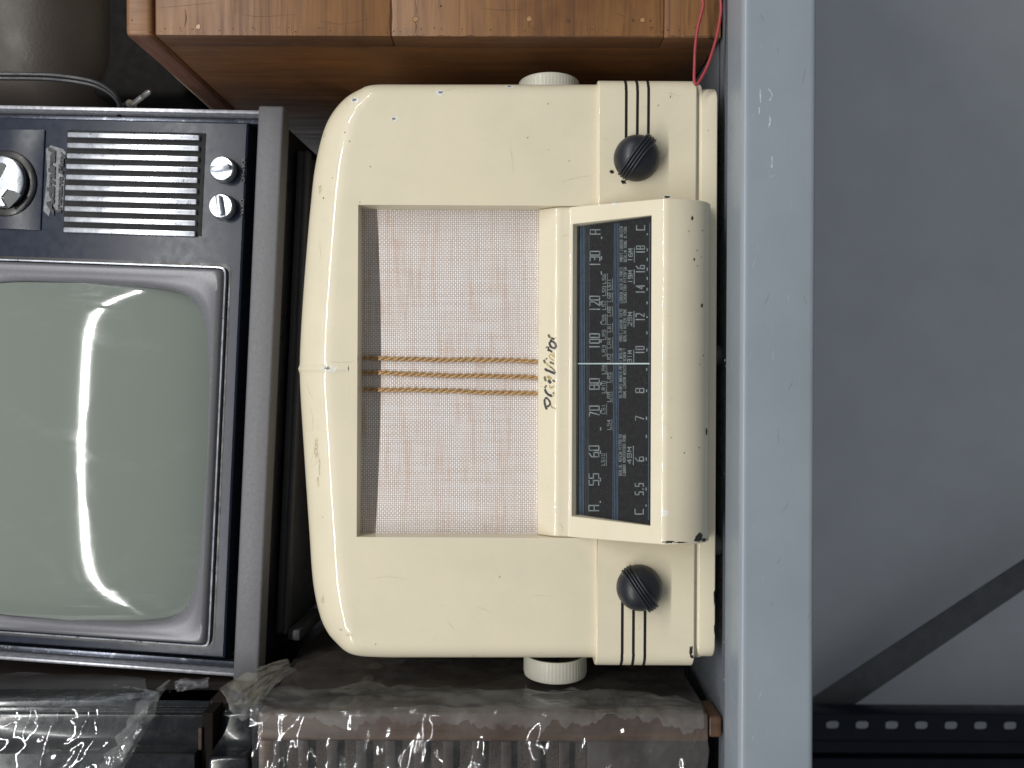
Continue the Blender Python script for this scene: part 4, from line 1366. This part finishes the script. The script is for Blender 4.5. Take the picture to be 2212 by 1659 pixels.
for k in range(11):
    zz = W(590 + k*63, 1541).z
    box('grille_slat', (-.60, gx-.0002), (.0025, .0078), (zz-.0035, zz+.0035), WALNUTD, wr, .0008)
box('foot', (W(1550, 1592, .004).x, W(1550, 1546, .004).x), (.002, .03), (ZS+.0012, wzB), WALNUT, wr, .0022, 3)
box('foot', (-.58, -.565), (.002, .03), (ZS+.0012, wzB), WALNUT, wr, .0022, 3)

def crease(p, s):
    q = Vector(p)
    a = 1-abs(noise.noise(q*s)); b = 1-abs(noise.noise(q*s*2.3+Vector((5, 1, 2)))); c = 1-abs(noise.noise(q*s*5.1+Vector((1, 7, 3))))
    return a*a*.6 + b*b*.28 + c*c*.14
# film: runs up the side, round the corner post, across the front
path = []
for k in range(44): path.append((wx+.0016, .185*(1-k/43)**1.0 + .003))
for k in range(1, 8):
    a = math.pi/2*k/8; path.append((wx+.0016-.004*(1-math.cos(a)), .003-.004*math.sin(a)-.0))
for k in range(120): path.append((wx-.0030-.0014*k*.9, -.0012))
nzf = 330
zA, zBm = wzT+.0015, wzB+.002
verts, faces = [], []
for i, (px_, py_) in enumerate(path):
    side = i < 44
    for j in range(nzf+1):
        t = j/nzf; z = zA + (zBm-zA)*t
        front = not side
        P0 = Vector((px_*1.0, py_, z))
        if front:
            # creases that hang from the corner edge
            cr = crease((px_*9, z*26 + px_*9, 1.3), 1.6)
            amp = .0075*min(1, max(0.12, (wx-px_)/.02))
            off = (cr-.55)*amp*.6 + (.0044*noise.noise(Vector((px_*36+z*20, z*52, 4))) + .0013*noise.noise(Vector((px_*100+z*30, z*130, 9))))*min(1, .75+(wx-px_)/.03) + .0022
            P0.y -= max(-.0002, off+.0012)
            edge = .0020*noise.noise(Vector((px_*70, 3, 1)))
            if t > .97: P0.z += edge*(t-.97)/.03*1.5
        else:
            cr = crease((py_*13, z*9, 7.7), 1.4)
            P0.x += (cr-.5)*.0050*min(1, py_/.015+.2) + .0008*noise.noise(Vector((py_*60, z*60, 2))) + .0008
        verts.append(P0)
m_ = nzf+1
for i in range(len(path)-1):
    for j in range(nzf):
        a = i*m_+j
        faces.append((a, a+1, a+m_+1, a+m_))
film = tag(mesh('plastic_film', verts, faces, FILM, None, 180), 'clear crinkled film around the brown radio left of the cream radio', 'film')
# pleats gathered along the corner (cloudier second layer on the side)
verts, faces = [], []
na, nb = 56, 240
for i in range(na+1):
    for j in range(nb+1):
        u, t = -1 + 2*i/na, j/nb
        z = zA + .001 + (wzB+.004-zA)*t
        if u >= 0:
            reach = (.032 if t < .8 else .032*(1-(t-.8)*3.2)) + .014*noise.noise(Vector((z*20, .3, 2))) + .010*noise.noise(Vector((z*66, .3, 5)))
            y = -.004 + max(.004, reach)*u
            x = wx + .0050 + .0030*noise.noise(Vector((y*70, z*26, 9))) + .0012*noise.noise(Vector((y*190, z*90, 9)))
        else:
            reach = .007 + .010*noise.noise(Vector((z*23, 1.3, 6))) + .006*noise.noise(Vector((z*120, 2.3, 6))) + .003*noise.noise(Vector((z*420, 2.3, 6)))
            f_ = min(1, -u*1.0)
            x = wx + .0050 - max(.0015, reach)*f_ + .0030*noise.noise(Vector((-.004*70, z*26, 9)))*(1-f_)
            y = -.004 - .0035*min(1, f_*3) + .0022*noise.noise(Vector((x*80, z*60, 3)))*f_ + .0008*noise.noise(Vector((x*200, z*150, 3)))
        verts.append((x, y, z))
for i in range(na):
    for j in range(nb):
        a = i*(nb+1)+j; faces.append((a, a+1, a+nb+2, a+nb+1))
mesh('film_overlap', verts, faces, film_mat('hazy_film', .085, .05, .06, .06), film, 180)
# flared flap at the upper corner
flap = []
ctrlA = [(470, 1489, -.004), (500, 1470, .006), (535, 1452, .022), (575, 1437, .040), (620, 1425, .060)]
ctrlB = [(520, 1560, -.004), (545, 1545, .0), (565, 1512, .010), (600, 1478, .030), (640, 1450, .060)]
cA = spline([W(*p) for p in ctrlA], 12); cB = spline([W(*p) for p in ctrlB], 12)
verts, faces = [], []
nn = 24
for i in range(len(cA)):
    for j in range(nn+1):
        t = j/nn; p = cA[i].lerp(cB[i], t)
        p.y += .0022*math.sin(t*math.pi*2.2+i*.03) + .0022*noise.noise(Vector((i*.13, t*6, 3)))
        p.x += .0016*noise.noise(Vector((i*.1, t*7, 8)))
        verts.append(p)
for i in range(len(cA)-1):
    for j in range(nn):
        a = i*(nn+1)+j; faces.append((a, a+1, a+nn+2, a+nn+1))
mesh('film_flap', verts, faces, FILMM, film, 180)

# ================================================================== DARK LACQUERED RADIO (picture bottom left)
LACQ = plain('black_lacquer', (.010, .011, .014), .24, var=.4, vscale=70, bump=.10, bscale=120, rvar=.1, coat=.4)
LBROWN = wood_mat('veneer_brown', 2, (.030, .019, .014), (.012, .008, .007), .45, 1.2)
EDGEB = plain('bare_wood_edge', (.04, .021, .013), .7, var=.4, vscale=300)
MATTE = plain('matte_dark', (.012, .009, .008), .9, spec=.1)
lx = W(300, 1500, .05).x
lzB = wzT + .0065
dr = thing('lacquered_radio', (-.35, .15, lzB), 'black lacquered radio with moulded pillars, standing on the film-wrapped radio', 'radio')
xs = W(300, 1541, .01).x
lzE = W(428, 1541, .01).z
box('side_panel', (xs-.010, xs), (.030, .26), (lzE-.012, .56), LBROWN, dr, .001)
# fluted quarter-round pillar, swept upward
prof = [(xs-.14, .05), (xs, .05), (xs, .030), (xs-.001, .0292), (xs-.0035, .0288), (xs-.0035, .0268), (xs-.006, .0262), (xs-.0065, .0225)]
for k in range(0, 13):
    a = math.pi/2*k/12
    prof.append((xs-.0065-.018*math.sin(a), .0045+.018*math.cos(a) ))
prof += [(xs-.052, .0045), (xs-.053, .006), (xs-.14, .006)]
prism('pillar', prof, 'Z', lzE, .56, LACQ, dr, bevel=.0006, smooth=30)
box('pillar_end', (xs-.024, xs-.0095), (.010, .049), (lzE-.0022, lzE-.0002), EDGEB, dr)
# rounded base block below the pillar
pb2 = [(xs-.20, .05), (xs-.004, .05), (xs-.004, .030)]
for k in range(0, 11):
    a = math.pi/2*k/10
    pb2.append((xs-.006-.020*math.sin(a), .003+.020*math.cos(a)))
pb2 += [(xs-.20, .003)]
prism('base_block', pb2, 'Z', lzB, lzE-.0085, LACQ, dr, bevel=.004, seg=3, smooth=35)
box('base_neck', (xs-.19, xs-.0005), (.012, .05), (lzE-.0088, lzE-.0020), MATTE, dr)
box('carcass', (xs-.20, xs-.0105), (.051, .26), (lzB, .56), LBROWN, dr)

# torn film over the upper part
bound_top = lambda xi: 1470 + 6*math.sin(xi*.03)
verts, faces, idx = [], [], {}
nu, nv = 150, 90
def film_edge(t):          # right-hand torn edge: picture x limit as a function of picture y
    if t < 1492: return 335 + (t-1465)*.2
    return 367 - (t-1492)*.60
for i in range(nu+1):
    for j in range(nv+1):
        yy = 1466 + (1740-1466)*j/nv
        xe = film_edge(yy) + 4*noise.noise(Vector((yy*.13, 2, 1))) + 1.6*noise.noise(Vector((yy*.6, 2, 1)))
        xx = -80 + (xe+80)*i/nu
        # surface of the radio below, bulged out
        if yy < 1541: Yb = .062*(1541-yy)/75 + .004
        else: Yb = .006 - min(1, (yy-1541)/80)**.7*.012
        p = W(xx, yy, Yb)
        cr = crease((p.x*8, p.z*10+p.x*6, 3.3), 1.5)
        lift = .010*max(0, 1-abs(i/nu-1)*4) + .004
        p.y -= (cr-.45)*.010 + lift + .0034*noise.noise(Vector((p.x*45, p.z*40+p.x*20, 1))) + .0011*noise.noise(Vector((p.x*110, p.z*110, 6)))
        if yy < 1541: p.x += .006
        verts.append(p)
for i in range(nu):
    for j in range(nv):
        a = i*(nv+1)+j; faces.append((a, a+1, a+nv+2, a+nv+1))
tag(mesh('plastic_film', verts, faces, FILM, None, 180), 'torn clear film draped over the black lacquered radio below the television', 'film')
# the turned-over torn edge
verts2, faces2 = [], []
for j in range(nv+1):
    yy = 1488 + (1740-1488)*j/nv
    xe = film_edge(max(yy, 1492)) + 4*noise.noise(Vector((yy*.13, 2, 1))) + 1.6*noise.noise(Vector((yy*.6, 2, 1)))
    wd = (6 + min(1, (yy-1488)/60)*46) * (1+.25*noise.noise(Vector((yy*.05, 7, 1))))
    for k in range(17):
        q = k/16
        if yy < 1541: Yb = .062*(1541-yy)/75 + .004
        else: Yb = .006 - min(1, (yy-1541)/80)**.7*.012
        p = W(xe - wd*q, yy, Yb - .015 - .004*math.sin(q*math.pi))
        p.y += .003*noise.noise(Vector((q*3, yy*.05, 3))) + .0012*noise.noise(Vector((q*8, yy*.16, 5)))
        if yy < 1541: p.x += .006
        verts2.append(p)
for j in range(nv):
    for k in range(16):
        a = j*17+k; faces2.append((a, a+1, a+18, a+17))
mesh('folded_edge', verts2, faces2, FILMM, bpy.data.objects['plastic_film.001'], 180)
# rag of film behind the tear
verts, faces = [], []
for i in range(41):
    for j in range(13):
        u, t = i/40, j/12
        xx = 330 + 120*u; top = 1478 - 16*u + 3*math.sin(u*9); bot = 1502 - 18*u + 5*noise.noise(Vector((u*9, 1, 1)))
        yy = top + (bot-top)*t
        p = W(xx, yy, .045+.02*(1-t)); p.y += .004*noise.noise(Vector((u*6, t*4, 2)))
        verts.append(p)
for i in range(40):
    for j in range(12):
        a = i*13+j; faces.append((a, a+1, a+14, a+13))
tag(mesh('film_scrap', verts, faces, FILMM, None, 180), 'ragged strip of cloudy film under the television corner', 'film')

# ================================================================== RACK BEHIND, BELOW THE SHELF
POSTM = plain('dark_blue_enamel', (.006, .007, .020), .35, var=.3, vscale=40, rvar=.08, spec=.3)
BRACEM = plain('brace_grey', (.13, .133, .14), .5, var=.15)
post = thing('upright_post', W(2300, 1580, .64), 'dark blue slotted steel upright post below the shelf', 'post')
PY = .64
xa = W(1990, 1543, PY).x; xb = W(1990, 1600, PY).x       # right and left edges of the slotted face
pitch = 64*U*(D+PY)/D; zc0 = W(1991, 1567, PY).z
xsl = W(1991, 1567, PY).x
sw, sh = 14*U*2.28, 8.5*U*2.28                          # half slot: along z, along x
verts, faces = [], []
for k in range(-7, 30):
    zc = zc0 + (k-12)*pitch
    n = 24; inn = []; out = []
    for q in range(n):
        a = 2*math.pi*q/n
        u, v = sup(sh, sw, 3.2, a); inn.append((xsl+u, zc+v))
        u, v = sup(1, 1, 200, a)
        out.append((xa if u > .999 else (xb if u < -.999 else xsl + u*((xa-xsl) if u > 0 else (xsl-xb))), zc+v*pitch/2))
    for dd, flip in ((PY, 0), (PY+.002, 1)):
        b0 = len(verts)
        verts += [(x, dd, z) for x, z in inn] + [(x, dd, z) for x, z in out]
        for q in range(n):
            q2 = (q+1) % n; faces.append((b0+q, b0+q2, b0+n+q2, b0+n+q))
    b0 = len(verts)-4*n
    for q in range(n):
        q2 = (q+1) % n; faces.append((b0+q, b0+q2, b0+2*n+q2, b0+2*n+q))
mesh('slotted_face', verts, faces, POSTM, post, 30)
ze0, ze1 = zc0-19.5*pitch, zc0+17.5*pitch
box('post_flange', (xa-.002, xa+.0002), (PY+.0021, PY+.035), (ze0, ze1), POSTM, post, .0004)
box('post_flange', (xb-.0002, xb+.002), (PY+.0021, PY+.035), (ze0, ze1), POSTM, post, .0004)
box('outer_channel', (W(1990, 1634, PY).x, xb-.0025), (PY+.006, PY+.04), (ze0, ze1), POSTM, post, .003, 3)
box('outer_lip', (W(1990, 1690, PY).x, W(1990, 1640, PY).x), (PY+.001, PY+.03), (ze0, ze1), POSTM, post, .003, 3)
# brace
BY = .69
a0, a1 = W(1700, 1545, BY), W(2330, 1133, BY); b0_, b1_ = W(1790, 1560, BY), W(2330, 1194, BY)
vv = [a0, a1, b1_, b0_]; vv = vv + [p+Vector((0, .004, 0)) for p in vv]
tag(mesh('diagonal_brace', vv, [(0, 1, 2, 3), (4, 5, 6, 7), (0, 1, 5, 4), (1, 2, 6, 5), (2, 3, 7, 6), (3, 0, 4, 7)], BRACEM),
    'dark grey flat steel brace crossing the wall below the shelf', 'brace')
